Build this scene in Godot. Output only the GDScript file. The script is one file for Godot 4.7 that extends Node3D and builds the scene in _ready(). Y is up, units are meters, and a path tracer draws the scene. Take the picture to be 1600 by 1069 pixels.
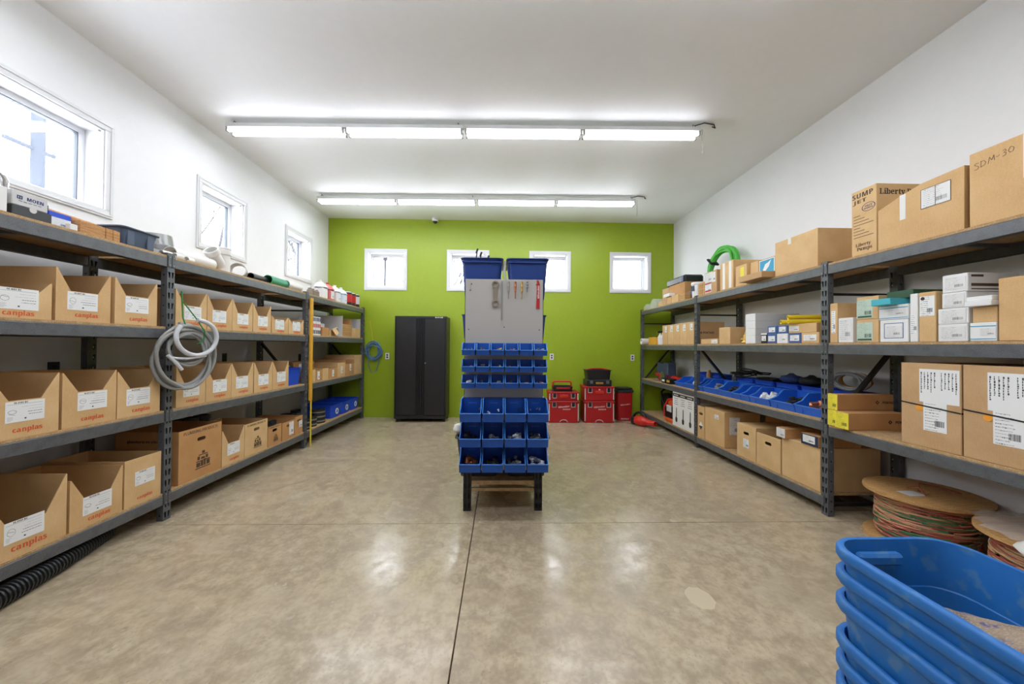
extends Node3D
# A contractor's storage room: two runs of steel shelving, a double-sided bin rack between them, a green end wall with four small windows.

var taken := {}
var mats := {}
var texts := {}
var shared := {}
var rng := RandomNumberGenerator.new()
var X := Transform3D.IDENTITY       # transform applied to every vertex that is added
var smooth := 10

const LEFT_FACE := -2.485           # aisle face of the shelving along the window wall
const RIGHT_FACE := 2.55
const BACK := -6.83
const WALL := 3.19
const HIGH := 3.62
const ORD := ["first", "second", "third", "fourth", "fifth", "sixth", "seventh", "eighth", "ninth", "tenth", "eleventh", "twelfth", "thirteenth"]

func _ready():
	rng.seed = 20240611
	setup_view()
	make_materials()
	build_room()
	build_windows()
	build_outside()
	build_lights()
	build_shelving()
	build_rack()
	build_back_wall_things()
	left_parts_boxes()
	left_top_shelf()
	left_far_bay()
	left_hangings()
	right_top_shelf()
	right_upper_shelf()
	right_bin_shelf()
	right_low_shelf()
	front_corner()

func setup_view():
	var cam := Camera3D.new()
	cam.name = "camera"
	cam.position = Vector3(0, 1.31, 0)
	cam.rotation = Vector3(deg_to_rad(0.64), deg_to_rad(-1.53), 0.0077)
	cam.fov = rad_to_deg(2.0 * atan(534.5 / 580.0))
	cam.near = 0.05
	cam.far = 300.0
	add_child(cam)
	cam.current = true
	var sky_mat := ProceduralSkyMaterial.new()
	sky_mat.sky_top_color = Color8(236, 243, 255)
	sky_mat.sky_horizon_color = Color8(244, 248, 255)
	sky_mat.ground_horizon_color = Color8(238, 241, 246)
	sky_mat.ground_bottom_color = Color8(230, 234, 240)
	sky_mat.sun_angle_max = 0.0
	sky_mat.energy_multiplier = SKY
	var sky := Sky.new()
	sky.sky_material = sky_mat
	var e := Environment.new()
	e.background_mode = Environment.BG_SKY
	e.sky = sky
	e.tonemap_mode = Environment.TONE_MAPPER_LINEAR
	e.tonemap_exposure = EXPOSURE
	e.sdfgi_enabled = true
	e.ssao_enabled = true
	e.ssil_enabled = true
	var w := WorldEnvironment.new()
	w.name = "surroundings"
	w.environment = e
	add_child(w)

const SKY := 6.5
const EXPOSURE := 2.1
const TUBE_GLOW := 5.8
const ROW_ENERGY := 0.72

# ---------------------------------------------------------------- nodes

func numbered(called: String) -> String:
	if not taken.has(called):
		taken[called] = 0
		return called
	taken[called] += 1
	return "%s_%03d" % [called, taken[called]]

func thing(called: String, label: String, category: String, at := Vector3.ZERO, turn := 0.0, group := "") -> Node3D:
	var o := Node3D.new()
	o.name = numbered(called)
	add_child(o, true)
	o.position = at + Vector3(0, 0.0008 if at.y > 0.0 else 0.0, 0)
	o.rotation.y = turn
	o.set_meta("label", label)
	o.set_meta("category", category)
	if group != "":
		o.set_meta("group", group)
	return o

func struct(called: String, parent: Node = self) -> Node3D:
	var o := Node3D.new()
	o.name = called
	parent.add_child(o, true)
	if parent == self:
		o.set_meta("kind", "structure")
	return o

func copy_of(o: Node3D, at: Vector3, label: String, turn := 0.0) -> Node3D:
	var c: Node3D = o.duplicate()
	c.name = numbered(String(o.name).rstrip("0123456789").trim_suffix("_"))
	add_child(c, true)
	c.position = at
	c.rotation.y = turn
	c.set_meta("label", label)
	return c

func part(parent: Node, called: String, s, m: Material, at := Vector3.ZERO, turn := Vector3.ZERO) -> MeshInstance3D:
	var o := MeshInstance3D.new()
	o.name = called
	if s is SurfaceTool:
		o.mesh = done(s)
	else:
		o.mesh = s
	o.material_override = m
	o.position = at
	o.rotation = turn
	parent.add_child(o, true)
	return o

func done(s: SurfaceTool) -> ArrayMesh:
	s.generate_normals()
	X = Transform3D.IDENTITY
	return s.commit()

# ---------------------------------------------------------------- shapes

func new_shape() -> SurfaceTool:
	var s := SurfaceTool.new()
	s.begin(Mesh.PRIMITIVE_TRIANGLES)
	s.set_smooth_group(-1)
	X = Transform3D.IDENTITY
	return s

func tri(s: SurfaceTool, a: Vector3, b: Vector3, c: Vector3, out: Vector3):
	if (b - a).cross(c - a).dot(out) > 0.0:
		s.add_vertex(X * a); s.add_vertex(X * c); s.add_vertex(X * b)
	else:
		s.add_vertex(X * a); s.add_vertex(X * b); s.add_vertex(X * c)

func quad(s: SurfaceTool, a: Vector3, b: Vector3, c: Vector3, d: Vector3, out: Vector3):
	tri(s, a, b, c, out)
	tri(s, a, c, d, out)

func bx(s: SurfaceTool, c: Vector3, size: Vector3, b := 0.0):
	var h := size * 0.5
	var sg := [-1.0, 1.0]
	b = minf(b, minf(h.x, minf(h.y, h.z)) * 0.9)
	for ax in 3:
		var u: int = (ax + 1) % 3
		var v: int = (ax + 2) % 3
		for q in sg:
			var n := Vector3.ZERO
			n[ax] = q
			var p := []
			for uv in [[-1, -1], [1, -1], [1, 1], [-1, 1]]:
				var k := Vector3.ZERO
				k[ax] = q * h[ax]
				k[u] = uv[0] * (h[u] - b)
				k[v] = uv[1] * (h[v] - b)
				p.append(c + k)
			quad(s, p[0], p[1], p[2], p[3], n)
	if b <= 0.0:
		return
	for ax in 3:
		var u: int = (ax + 1) % 3
		var v: int = (ax + 2) % 3
		for su in sg:
			for sv in sg:
				var p := []
				for q in [[-1, 0], [1, 0], [1, 1], [-1, 1]]:
					var k := Vector3.ZERO
					k[ax] = q[0] * (h[ax] - b)
					k[u] = su * (h[u] - (b if q[1] == 1 else 0.0))
					k[v] = sv * (h[v] - (b if q[1] == 0 else 0.0))
					p.append(c + k)
				var n := Vector3.ZERO
				n[u] = su
				n[v] = sv
				quad(s, p[0], p[1], p[2], p[3], n)
	for sx in sg:
		for sy in sg:
			for sz in sg:
				var n := Vector3(sx, sy, sz)
				tri(s, c + n * Vector3(h.x, h.y - b, h.z - b), c + n * Vector3(h.x - b, h.y, h.z - b), c + n * Vector3(h.x - b, h.y - b, h.z), n)

func boxed(size: Vector3, b := 0.0, lift := true) -> ArrayMesh:
	var key := "%s/%s/%s" % [size, b, lift]
	if not shared.has(key):
		var s := new_shape()
		bx(s, Vector3(0, size.y * 0.5 if lift else 0.0, 0), size, b)
		shared[key] = done(s)
	return shared[key]

# a polygon in x and y drawn out along z
func prism(s: SurfaceTool, poly: PackedVector2Array, z0: float, z1: float):
	var t := Geometry2D.triangulate_polygon(poly)
	for i in range(0, t.size(), 3):
		var a := poly[t[i]]
		var b := poly[t[i + 1]]
		var c := poly[t[i + 2]]
		tri(s, Vector3(a.x, a.y, z1), Vector3(b.x, b.y, z1), Vector3(c.x, c.y, z1), Vector3(0, 0, z1 - z0))
		tri(s, Vector3(a.x, a.y, z0), Vector3(b.x, b.y, z0), Vector3(c.x, c.y, z0), Vector3(0, 0, z0 - z1))
	var cw := Geometry2D.is_polygon_clockwise(poly)
	for i in poly.size():
		var a := poly[i]
		var b := poly[(i + 1) % poly.size()]
		var n := Vector3(b.y - a.y, a.x - b.x, 0) * (-1.0 if cw else 1.0)
		quad(s, Vector3(a.x, a.y, z0), Vector3(b.x, b.y, z0), Vector3(b.x, b.y, z1), Vector3(a.x, a.y, z1), n)

func pv(list: Array) -> PackedVector2Array:
	var p := PackedVector2Array()
	for i in range(0, list.size(), 2):
		p.append(Vector2(list[i], list[i + 1]))
	return p

# a rectangle (centred in x, standing on y = 0) with a rounded slot in it
func slotted(s: SurfaceTool, w: float, h: float, cx: float, cy: float, sw: float, sh: float, z0: float, z1: float):
	var up := PackedVector2Array([Vector2(-w / 2, cy), Vector2(-w / 2, h), Vector2(w / 2, h), Vector2(w / 2, cy)])
	var low := PackedVector2Array([Vector2(-w / 2, cy), Vector2(-w / 2, 0), Vector2(w / 2, 0), Vector2(w / 2, cy)])
	var r := sh / 2
	for i in 13:
		var a := PI * i / 12.0
		var cxx := cx + (sw / 2 - r) * (1 if i < 6 else -1) + r * cos(a)
		up.append(Vector2(cxx, cy + r * sin(a)))
		low.append(Vector2(cxx, cy - r * sin(a)))
	prism(s, up, z0, z1)
	prism(s, low, z0, z1)

# rings of (radius, height) turned about y
func lathe(s: SurfaceTool, prof: Array, n := 20, soft := false):
	smooth += 1
	for k in prof.size() - 1:
		if not soft:
			smooth += 1
		s.set_smooth_group(smooth)
		var p: Vector2 = prof[k]
		var q: Vector2 = prof[k + 1]
		var nr := Vector2(q.y - p.y, p.x - q.x)
		for i in n:
			var a := TAU * i / n
			var b := TAU * (i + 1) / n
			var m := (a + b) / 2
			var out := Vector3(nr.x * cos(m), nr.y, nr.x * sin(m))
			var pa := Vector3(p.x * cos(a), p.y, p.x * sin(a))
			var pb := Vector3(p.x * cos(b), p.y, p.x * sin(b))
			var qa := Vector3(q.x * cos(a), q.y, q.x * sin(a))
			var qb := Vector3(q.x * cos(b), q.y, q.x * sin(b))
			if p.x > 1e-5:
				tri(s, pa, pb, qb, out)
			if q.x > 1e-5:
				tri(s, pa, qb, qa, out)
	s.set_smooth_group(-1)

func cyl(s: SurfaceTool, r: float, y0: float, y1: float, n := 16):
	lathe(s, [Vector2(0, y0), Vector2(r, y0), Vector2(r, y1), Vector2(0, y1)], n)

func pipe(s: SurfaceTool, r: float, wall: float, y0: float, y1: float, n := 24):
	lathe(s, [Vector2(r - wall, y0), Vector2(r, y0), Vector2(r, y1), Vector2(r - wall, y1), Vector2(r - wall, y0)], n)

func tube(s: SurfaceTool, pts: Array, r: float, n := 8, r1 := -1.0):
	if r1 < 0:
		r1 = r
	smooth += 1
	s.set_smooth_group(smooth)
	var side := Vector3.ZERO
	var last := []
	for i in pts.size():
		var d: Vector3 = (pts[mini(i + 1, pts.size() - 1)] - pts[maxi(i - 1, 0)]).normalized()
		if side == Vector3.ZERO:
			side = d.cross(Vector3.UP if absf(d.y) < 0.9 else Vector3.RIGHT).normalized()
		else:
			side = (side - d * side.dot(d)).normalized()
		var up := d.cross(side)
		var rad := lerpf(r, r1, float(i) / maxf(1, pts.size() - 1))
		var ring := []
		for k in n:
			var a := TAU * k / n
			ring.append(pts[i] + (side * cos(a) + up * sin(a)) * rad)
		if i > 0:
			var mid: Vector3 = (pts[i] + pts[i - 1]) / 2
			for k in n:
				var l := (k + 1) % n
				var out: Vector3 = (ring[k] + ring[l] + last[k] + last[l]) / 4 - mid
				quad(s, last[k], last[l], ring[l], ring[k], out)
		if i == 0 or i == pts.size() - 1:
			s.set_smooth_group(-1)
			for k in n:
				tri(s, pts[i], ring[k], ring[(k + 1) % n], -d if i == 0 else d)
			s.set_smooth_group(smooth)
		last = ring
	s.set_smooth_group(-1)

func bar(s: SurfaceTool, a: Vector3, b: Vector3, w: float, t: float, bev := 0.001):
	var y := (b - a).normalized()
	var x := y.cross(Vector3.FORWARD if absf(y.z) < 0.9 else Vector3.RIGHT).normalized()
	var keep := X
	X = X * Transform3D(Basis(x, y, x.cross(y)), (a + b) / 2)
	bx(s, Vector3.ZERO, Vector3(w, (b - a).length(), t), bev)
	X = keep

func coil(turns: float, r: float, wob: float, seed_: int, thick: float, steps := 28) -> Array:
	var g := RandomNumberGenerator.new()
	g.seed = seed_
	var pts := []
	var n := int(turns * steps)
	var o1 := 0.0
	var o2 := 0.0
	var o3 := 0.0
	for i in n + 1:
		if i % 7 == 0:
			o1 = lerpf(o1, g.randf_range(-wob, wob), 0.7)
			o2 = lerpf(o2, g.randf_range(-thick, thick), 0.8)
			o3 = lerpf(o3, g.randf_range(-wob, wob), 0.5)
		var a := TAU * i / steps
		pts.append(Vector3(cos(a) * (r + o1), sin(a) * (r + o3), o2))
	for k in 2:
		for i in range(1, pts.size() - 1):
			pts[i] = (pts[i - 1] + pts[i] * 2.0 + pts[i + 1]) / 4.0
	return pts

# a thin sheet with a picture on its +z face, centred
func sheet(w: float, h: float, t := 0.0012) -> ArrayMesh:
	var key := "sheet%s/%s" % [w, h]
	if shared.has(key):
		return shared[key]
	var s := new_shape()
	var c := [Vector3(-w / 2, -h / 2, 0), Vector3(w / 2, -h / 2, 0), Vector3(w / 2, h / 2, 0), Vector3(-w / 2, h / 2, 0)]
	var uv := [Vector2(0, 1), Vector2(1, 1), Vector2(1, 0), Vector2(0, 0)]
	for i in [0, 2, 1, 0, 3, 2]:
		s.set_uv(uv[i])
		s.add_vertex(c[i] + Vector3(0, 0, t))
	for k in 4:
		var l := (k + 1) % 4
		for v in [[k, t], [k, 0.0], [l, 0.0], [k, t], [l, 0.0], [l, t]]:
			s.set_uv(Vector2(0.02, 0.02))
			s.add_vertex(c[v[0]] + Vector3(0, 0, v[1]))
	shared[key] = done(s)
	return shared[key]

func text(parent: Node, words: String, width: float, at: Vector3, m: Material, bold := true, face := "Droid Sans", turn := Vector3.ZERO, tall := 0.0) -> MeshInstance3D:
	var key := words + face + str(bold)
	if not texts.has(key):
		var f := SystemFont.new()
		f.font_names = PackedStringArray([face])
		f.font_weight = 700 if bold else 400
		var t := TextMesh.new()
		t.font = f
		t.font_size = 24
		t.pixel_size = 0.01
		t.depth = 0.02
		t.curve_step = 1.5
		t.text = words
		texts[key] = t
	var tm: TextMesh = texts[key]
	var o := MeshInstance3D.new()
	o.name = "lettering"
	o.mesh = tm
	o.material_override = m
	var size := tm.get_aabb().size
	var k := width / maxf(size.x, 0.001)
	o.transform = Transform3D(Basis.from_euler(turn) * Basis.from_scale(Vector3(k, k if tall == 0.0 else tall / size.y, 0.05)), at)
	parent.add_child(o, true)
	return o

# ---------------------------------------------------------------- materials

func plain(called: String, c: Color, rough := 0.6, metal := 0.0) -> StandardMaterial3D:
	var m := StandardMaterial3D.new()
	m.resource_name = called
	m.albedo_color = c
	m.roughness = rough
	m.metallic = metal
	mats[called] = m
	return m

func noise_bytes(seed_: int, freq: float, octaves: int, n: int, kind := FastNoiseLite.TYPE_SIMPLEX_SMOOTH) -> PackedByteArray:
	var f := FastNoiseLite.new()
	f.seed = seed_
	f.noise_type = kind
	f.frequency = freq
	f.fractal_octaves = octaves
	var im := f.get_seamless_image(n, n)
	im.convert(Image.FORMAT_L8)
	return im.get_data()

# colours mixed by noise: layers of [bytes, low, high, colour]; each layer is laid over the last where its noise passes from low to high
func mixed(base: Color, layers: Array, n: int) -> ImageTexture:
	var out := PackedByteArray()
	out.resize(n * n * 3)
	for i in n * n:
		var r := base.r
		var g := base.g
		var b := base.b
		for l in layers:
			var k: float = clampf((l[0][i] / 255.0 - l[1]) / (l[2] - l[1]), 0.0, 1.0) * l[4]
			var c: Color = l[3]
			r += (c.r - r) * k
			g += (c.g - g) * k
			b += (c.b - b) * k
		out[i * 3] = int(r * 255)
		out[i * 3 + 1] = int(g * 255)
		out[i * 3 + 2] = int(b * 255)
	return ImageTexture.create_from_image(Image.create_from_data(n, n, false, Image.FORMAT_RGB8, out))

func grained(called: String, tex: Texture2D, scale: float, rough := 0.7, tint := Color.WHITE, metal := 0.0) -> StandardMaterial3D:
	var m := plain(called, tint, rough, metal)
	m.albedo_texture = tex
	m.uv1_triplanar = true
	m.uv1_scale = Vector3.ONE * scale
	return m

func squash(src: PackedByteArray, n: int, kx: int, ky: int) -> PackedByteArray:
	var out := PackedByteArray()
	out.resize(n * n)
	for y in n:
		for x in n:
			out[y * n + x] = src[((y * ky) % n) * n + (x * kx) % n]
	return out

func label_image(seed_: int, w: int, h: int, style: int, ink := Color8(60, 62, 68), ground := Color8(236, 236, 234)) -> StandardMaterial3D:
	var g := RandomNumberGenerator.new()
	g.seed = seed_
	var im := Image.create(w, h, false, Image.FORMAT_RGB8)
	im.fill(ground)
	var faint := ground.lerp(ink, 0.55)
	if style == 0:      # parts label: a sketch at the left, lines of print, a round mark
		im.fill_rect(Rect2i(w * 0.04, h * 0.14, w * 0.9, 1), faint)
		var cx := w * 0.17
		var cy := h * 0.5
		for i in 60:
			var a := TAU * i / 60.0
			im.set_pixel(int(cx + cos(a) * w * 0.1), int(cy + sin(a) * h * 0.14 * (0.6 + (seed_ % 3) * 0.3)), ink)
		for i in int(w * 0.16):
			im.set_pixel(int(cx - w * 0.08 + i), int(cy + (seed_ % 5 - 2) * 0.05 * h + i * 0.25), ink)
		for k in 4:
			var y := int(h * (0.28 + k * 0.13))
			var x := w * g.randf_range(0.4, 0.6)
			while x < w * 0.92:
				var l := g.randi_range(2, 7)
				im.fill_rect(Rect2i(int(x), y, mini(l, int(w * 0.94 - x)), 2 if k > 1 else 1), ink if k > 1 else faint)
				x += l + 2
		for k in 4:
			im.fill_rect(Rect2i(w * 0.05, int(h * (0.74 + k * 0.06)), g.randi_range(10, 22), 1), faint)
		im.fill_rect(Rect2i(w * 0.48, h * 0.82, 6, 6), ink)
	elif style == 1:    # shipping label: block of print and a bar code
		for k in int(h / 8):
			var x := w * 0.08
			while x < w * g.randf_range(0.5, 0.9):
				var l := g.randi_range(2, 9)
				im.fill_rect(Rect2i(int(x), 4 + k * 8, mini(l, int(w * 0.92 - x)), 1 if g.randf() < 0.6 else 2), faint if g.randf() < 0.7 else ink)
				x += l + 2
		var bx0 := int(w * 0.5)
		while bx0 < w * 0.88:
			var l := g.randi_range(1, 3)
			im.fill_rect(Rect2i(bx0, int(h * 0.62), l, int(h * 0.2)), ink)
			bx0 += l + g.randi_range(1, 2)
	elif style == 2:    # large sheet: turned text in columns
		for k in int(w / 14):
			var y := h * 0.1
			if g.randf() < 0.25:
				continue
			while y < h * g.randf_range(0.5, 0.92):
				var l := g.randi_range(3, 8)
				im.fill_rect(Rect2i(6 + k * 14, int(y), 3 if g.randf() < 0.5 else 5, mini(l, int(h * 0.94 - y))), ink)
				y += l + 2
	var m := plain("print_%d_%d" % [style, seed_], Color.WHITE, 0.55)
	m.albedo_texture = ImageTexture.create_from_image(im)
	m.texture_repeat = false
	return m

func make_materials():
	var fine := noise_bytes(1, 0.09, 3, 256)
	var mid := noise_bytes(2, 0.025, 4, 256)
	var coarse := noise_bytes(3, 0.008, 3, 256)
	var speck := noise_bytes(4, 0.35, 1, 256)
	var flute := squash(noise_bytes(5, 0.05, 2, 256), 256, 6, 1)
	# cardboard
	var card := mixed(Color8(220, 184, 132), [[coarse, 0.3, 0.8, Color8(208, 168, 115), 0.7], [flute, 0.45, 0.8, Color8(224, 189, 140), 0.35], [speck, 0.66, 0.85, Color8(184, 146, 98), 0.25]], 256)
	grained("cardboard", card, 1.7, 0.78)
	grained("cardboard_pale", card, 1.3, 0.78, Color8(250, 246, 242))
	grained("cardboard_dark", card, 1.5, 0.8, Color8(228, 206, 186))
	grained("cardboard_grey", card, 1.5, 0.8, Color8(232, 228, 232))
	# particle board and wood
	var chip := mixed(Color8(196, 164, 118), [[mid, 0.35, 0.7, Color8(176, 140, 94), 0.8], [speck, 0.55, 0.75, Color8(120, 88, 56), 0.7], [fine, 0.6, 0.8, Color8(216, 190, 146), 0.6]], 256)
	grained("chipboard", chip, 2.6, 0.75)
	var grain := squash(noise_bytes(6, 0.02, 4, 256), 256, 1, 9)
	var ply := mixed(Color8(205, 162, 104), [[grain, 0.4, 0.65, Color8(176, 128, 74), 0.7], [speck, 0.66, 0.8, Color8(120, 80, 44), 0.5]], 256)
	grained("plywood", ply, 1.6, 0.62)
	grained("lumber", ply, 2.4, 0.6, Color8(250, 236, 224))
	# room
	var plaster := mixed(Color8(238, 238, 238), [[coarse, 0.3, 0.8, Color8(236, 236, 236), 1.0], [fine, 0.4, 0.8, Color8(240, 240, 240), 0.4]], 256)
	grained("white_paint", plaster, 0.4, 0.55)
	var lime := mixed(Color8(150, 172, 32), [[coarse, 0.3, 0.8, Color8(148, 170, 30), 1.0], [fine, 0.4, 0.8, Color8(154, 176, 38), 0.5]], 256)
	grained("green_paint", lime, 0.4, 0.42)
	plain("white_trim", Color8(224, 224, 224), 0.4)
	plain("white_vinyl", Color8(235, 236, 238), 0.35)
	plain("gasket", Color8(70, 76, 84), 0.5)
	var glass := plain("window_glass", Color(0.96, 0.98, 1.0, 0.06), 0.02)
	glass.transparency = BaseMaterial3D.TRANSPARENCY_ALPHA
	# steel
	var scuff := mixed(Color8(98, 100, 103), [[mid, 0.4, 0.75, Color8(88, 90, 93), 0.9], [speck, 0.72, 0.8, Color8(140, 140, 138), 0.5]], 256)
	grained("post_steel", scuff, 3.0, 0.42, Color8(242, 244, 247), 0.2)
	grained("beam_steel", scuff, 2.0, 0.4, Color.WHITE, 0.2)
	plain("bolt", Color8(150, 150, 148), 0.35, 0.8)
	plain("black_steel", Color8(34, 34, 36), 0.38, 0.1)
	plain("black_rubber", Color8(24, 24, 25), 0.6)
	plain("black_plastic", Color8(30, 31, 33), 0.42)
	plain("grey_plastic", Color8(92, 96, 102), 0.5)
	plain("dark_grey", Color8(60, 62, 64), 0.55)
	plain("steel_bright", Color8(150, 150, 150), 0.32, 0.9)
	plain("chrome", Color8(215, 215, 215), 0.12, 1.0)
	plain("brass", Color8(196, 160, 84), 0.35, 0.8)
	plain("copper", Color8(190, 120, 84), 0.35, 0.8)
	plain("zinc", Color8(150, 148, 142), 0.45, 0.6)
	plain("tool_steel", Color8(140, 128, 112), 0.5, 0.3)
	# plastics
	plain("bin_blue", Color8(10, 80, 172), 0.42)
	plain("bin_edge", Color8(66, 132, 214), 0.35)
	plain("bin_blue_light", Color8(40, 104, 214), 0.42)
	plain("tub_blue", Color8(14, 54, 124), 0.45)
	plain("bright_blue", Color8(28, 76, 200), 0.45)
	var muddy := mixed(Color8(28, 104, 176), [[noise_bytes(7, 0.05, 4, 256), 0.68, 0.78, Color8(140, 150, 160), 0.4], [fine, 0.55, 0.9, Color8(40, 116, 190), 0.5]], 256)
	grained("tote_blue", muddy, 0.9, 0.5)
	plain("slate_blue", Color8(74, 88, 110), 0.5)
	plain("red_plastic", Color8(176, 22, 26), 0.42)
	plain("red_bright", Color8(206, 44, 32), 0.42)
	plain("orange_plastic", Color8(212, 84, 36), 0.45)
	plain("yellow_plastic", Color8(230, 200, 40), 0.5)
	plain("amber_plastic", Color8(224, 166, 52), 0.5)
	plain("pvc_white", Color8(224, 222, 216), 0.35)
	plain("pvc_grey", Color8(196, 196, 194), 0.4)
	plain("pvc_green", Color8(60, 150, 112), 0.4)
	plain("hose_grey", Color8(150, 150, 146), 0.45)
	plain("hose_pale", Color8(206, 208, 212), 0.4)
	plain("hose_blue", Color8(86, 120, 150), 0.45)
	plain("hose_green", Color8(84, 190, 70), 0.4)
	plain("cord_green", Color8(40, 130, 60), 0.6)
	plain("paper_white", Color8(232, 231, 228), 0.65)
	plain("paper_grey", Color8(206, 204, 202), 0.65)
	plain("paper_green", Color8(188, 204, 180), 0.65)
	plain("paper_blue", Color8(70, 96, 150), 0.6)
	plain("paper_sky", Color8(54, 160, 200), 0.55)
	plain("paper_teal", Color8(70, 176, 190), 0.55)
	plain("paper_dark_green", Color8(52, 84, 58), 0.6)
	plain("paper_yellow", Color8(236, 220, 70), 0.6)
	plain("paper_navy", Color8(40, 50, 76), 0.55)
	plain("tape_clear", Color8(216, 196, 160), 0.18)
	plain("tape_white", Color8(226, 224, 218), 0.3)
	plain("ink_orange", Color8(214, 92, 46), 0.6)
	plain("ink_black", Color8(48, 42, 38), 0.6)
	plain("ink_brown", Color8(84, 64, 46), 0.65)
	plain("ink_blue", Color8(40, 58, 110), 0.6)
	plain("ink_white", Color8(228, 226, 222), 0.55)
	plain("ink_red", Color8(196, 40, 44), 0.6)
	plain("orange_dot", Color8(240, 160, 50), 0.5)
	plain("board_grey", Color8(172, 168, 162), 0.5)
	plain("jug_white", Color8(228, 228, 226), 0.4)
	plain("jug_red", Color8(208, 110, 110), 0.35)
	plain("jug_blue", Color8(206, 218, 232), 0.35)
	plain("cloth_white", Color8(222, 220, 214), 0.85)
	plain("cloth_blue", Color8(52, 70, 116), 0.85)
	plain("bark", Color8(38, 37, 38), 1.0).metallic_specular = 0.0
	plain("pole_wood", Color8(66, 70, 78), 1.0).metallic_specular = 0.0
	plain("snow", Color8(236, 238, 242), 0.9)
	var sandy := mixed(Color8(150, 130, 108), [[mid, 0.4, 0.7, Color8(116, 98, 80), 0.9], [noise_bytes(8, 0.03, 3, 256), 0.6, 0.72, Color8(48, 50, 128), 0.8], [speck, 0.66, 0.8, Color8(206, 196, 180), 0.7]], 256)
	grained("muddy_sack", sandy, 2.2, 0.85)
	var film := plain("clear_film", Color(0.9, 0.88, 0.86, 0.3), 0.2)
	film.transparency = BaseMaterial3D.TRANSPARENCY_ALPHA
	var poly := plain("clear_plastic", Color(0.86, 0.9, 0.86, 0.4), 0.25)
	poly.transparency = BaseMaterial3D.TRANSPARENCY_ALPHA
	var lit := plain("lit_tube", Color8(245, 246, 250), 0.4)
	lit.emission_enabled = true
	lit.emission = Color8(240, 245, 255)
	lit.emission_energy_multiplier = TUBE_GLOW
	plain("fixture_white", Color8(214, 214, 212), 0.45)
	for k in 6:
		mats["label%d" % k] = label_image(11 + k * 7, 128, 88, 0)
	for k in 4:
		mats["ship%d" % k] = label_image(101 + k * 3, 112, 80, 1)
	mats["ship_yellow"] = label_image(131, 96, 96, 1, Color8(70, 66, 30), Color8(238, 222, 64))
	mats["ship_green"] = label_image(137, 96, 120, 1, Color8(60, 84, 70), Color8(190, 208, 190))
	mats["ship_blue"] = label_image(139, 128, 80, 1, Color8(80, 110, 150), Color8(226, 228, 230))
	mats["ship_white"] = label_image(149, 128, 80, 1, Color8(120, 120, 120), Color8(226, 225, 222))
	mats["big_sheet"] = label_image(151, 160, 128, 2)
	# concrete floor
	var n := 1024
	var cloud := noise_bytes(21, 0.004, 5, n)
	var stain := noise_bytes(22, 0.0075, 4, n)
	var grit := noise_bytes(23, 0.12, 3, n)
	var trowel := squash(noise_bytes(24, 0.006, 4, n), n, 1, 3)
	var dots := noise_bytes(25, 0.3, 1, n)
	var scar := noise_bytes(26, 0.011, 5, n, FastNoiseLite.TYPE_PERLIN)
	var fleck := noise_bytes(27, 0.035, 4, n)
	var scratch := squash(noise_bytes(28, 0.02, 4, n), n, 5, 1)
	var concrete := mixed(Color8(176, 159, 132), [
		[cloud, 0.35, 0.68, Color8(190, 172, 143), 0.7], [stain, 0.56, 0.8, Color8(148, 132, 108), 0.5], [trowel, 0.58, 0.76, Color8(158, 142, 117), 0.4], [fleck, 0.52, 0.68, Color8(152, 136, 112), 0.5], [fleck, 0.46, 0.3, Color8(198, 182, 154), 0.45],
		[scratch, 0.6, 0.72, Color8(158, 143, 120), 0.35], [scar, 0.63, 0.72, Color8(202, 188, 162), 0.35], [grit, 0.5, 0.8, Color8(160, 144, 120), 0.4], [grit, 0.5, 0.25, Color8(196, 180, 152), 0.35], [dots, 0.86, 0.92, Color8(120, 102, 82), 0.4]], n)
	var fl := grained("concrete", concrete, 0.23, 0.3)
	fl.uv1_world_triplanar = true
	var rough := mixed(Color(0.17, 0.17, 0.17), [[stain, 0.4, 0.75, Color(0.3, 0.3, 0.3), 1.0], [fleck, 0.45, 0.8, Color(0.3, 0.3, 0.3), 0.6]], n)
	fl.roughness = 1.0
	fl.roughness_texture = rough
	plain("patch_mortar", Color8(198, 182, 152), 0.45)
	plain("joint_dirt", Color8(86, 66, 48), 0.9)

func m_(called: String) -> Material:
	if not mats.has(called):
		push_error("no material " + called)
	return mats[called]

# ---------------------------------------------------------------- the room

const WIN_LOW := 2.31
const WIN_TOP := 3.07
const CASING := 0.062
const BACK_WINDOWS := [[-2.52, -1.746], [-1.024, -0.25], [0.488, 1.262], [1.985, 2.76]]
const SIDE_WINDOWS := [[-3.09, -1.3], [-4.675, -3.915], [-6.25, -5.487]]

func holed_wall(s: SurfaceTool, a: float, b: float, holes: Array, low: float, top: float, along_x: bool, p: float, thick: float):
	# boxes round a row of openings; p is the inner face, thick its signed depth outwards
	var put_ := func(u0: float, u1: float, y0: float, y1: float):
		var c := (u0 + u1) / 2
		var y := (y0 + y1) / 2
		if along_x:
			bx(s, Vector3(c, y, p + thick / 2), Vector3(u1 - u0, y1 - y0, absf(thick)))
		else:
			bx(s, Vector3(p + thick / 2, y, c), Vector3(absf(thick), y1 - y0, u1 - u0))
	put_.call(a, b, 0.0, low)
	put_.call(a, b, top, HIGH)
	var u := a
	for h in holes:
		put_.call(u, h[0], low, top)
		u = h[1]
	put_.call(u, b, low, top)

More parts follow.
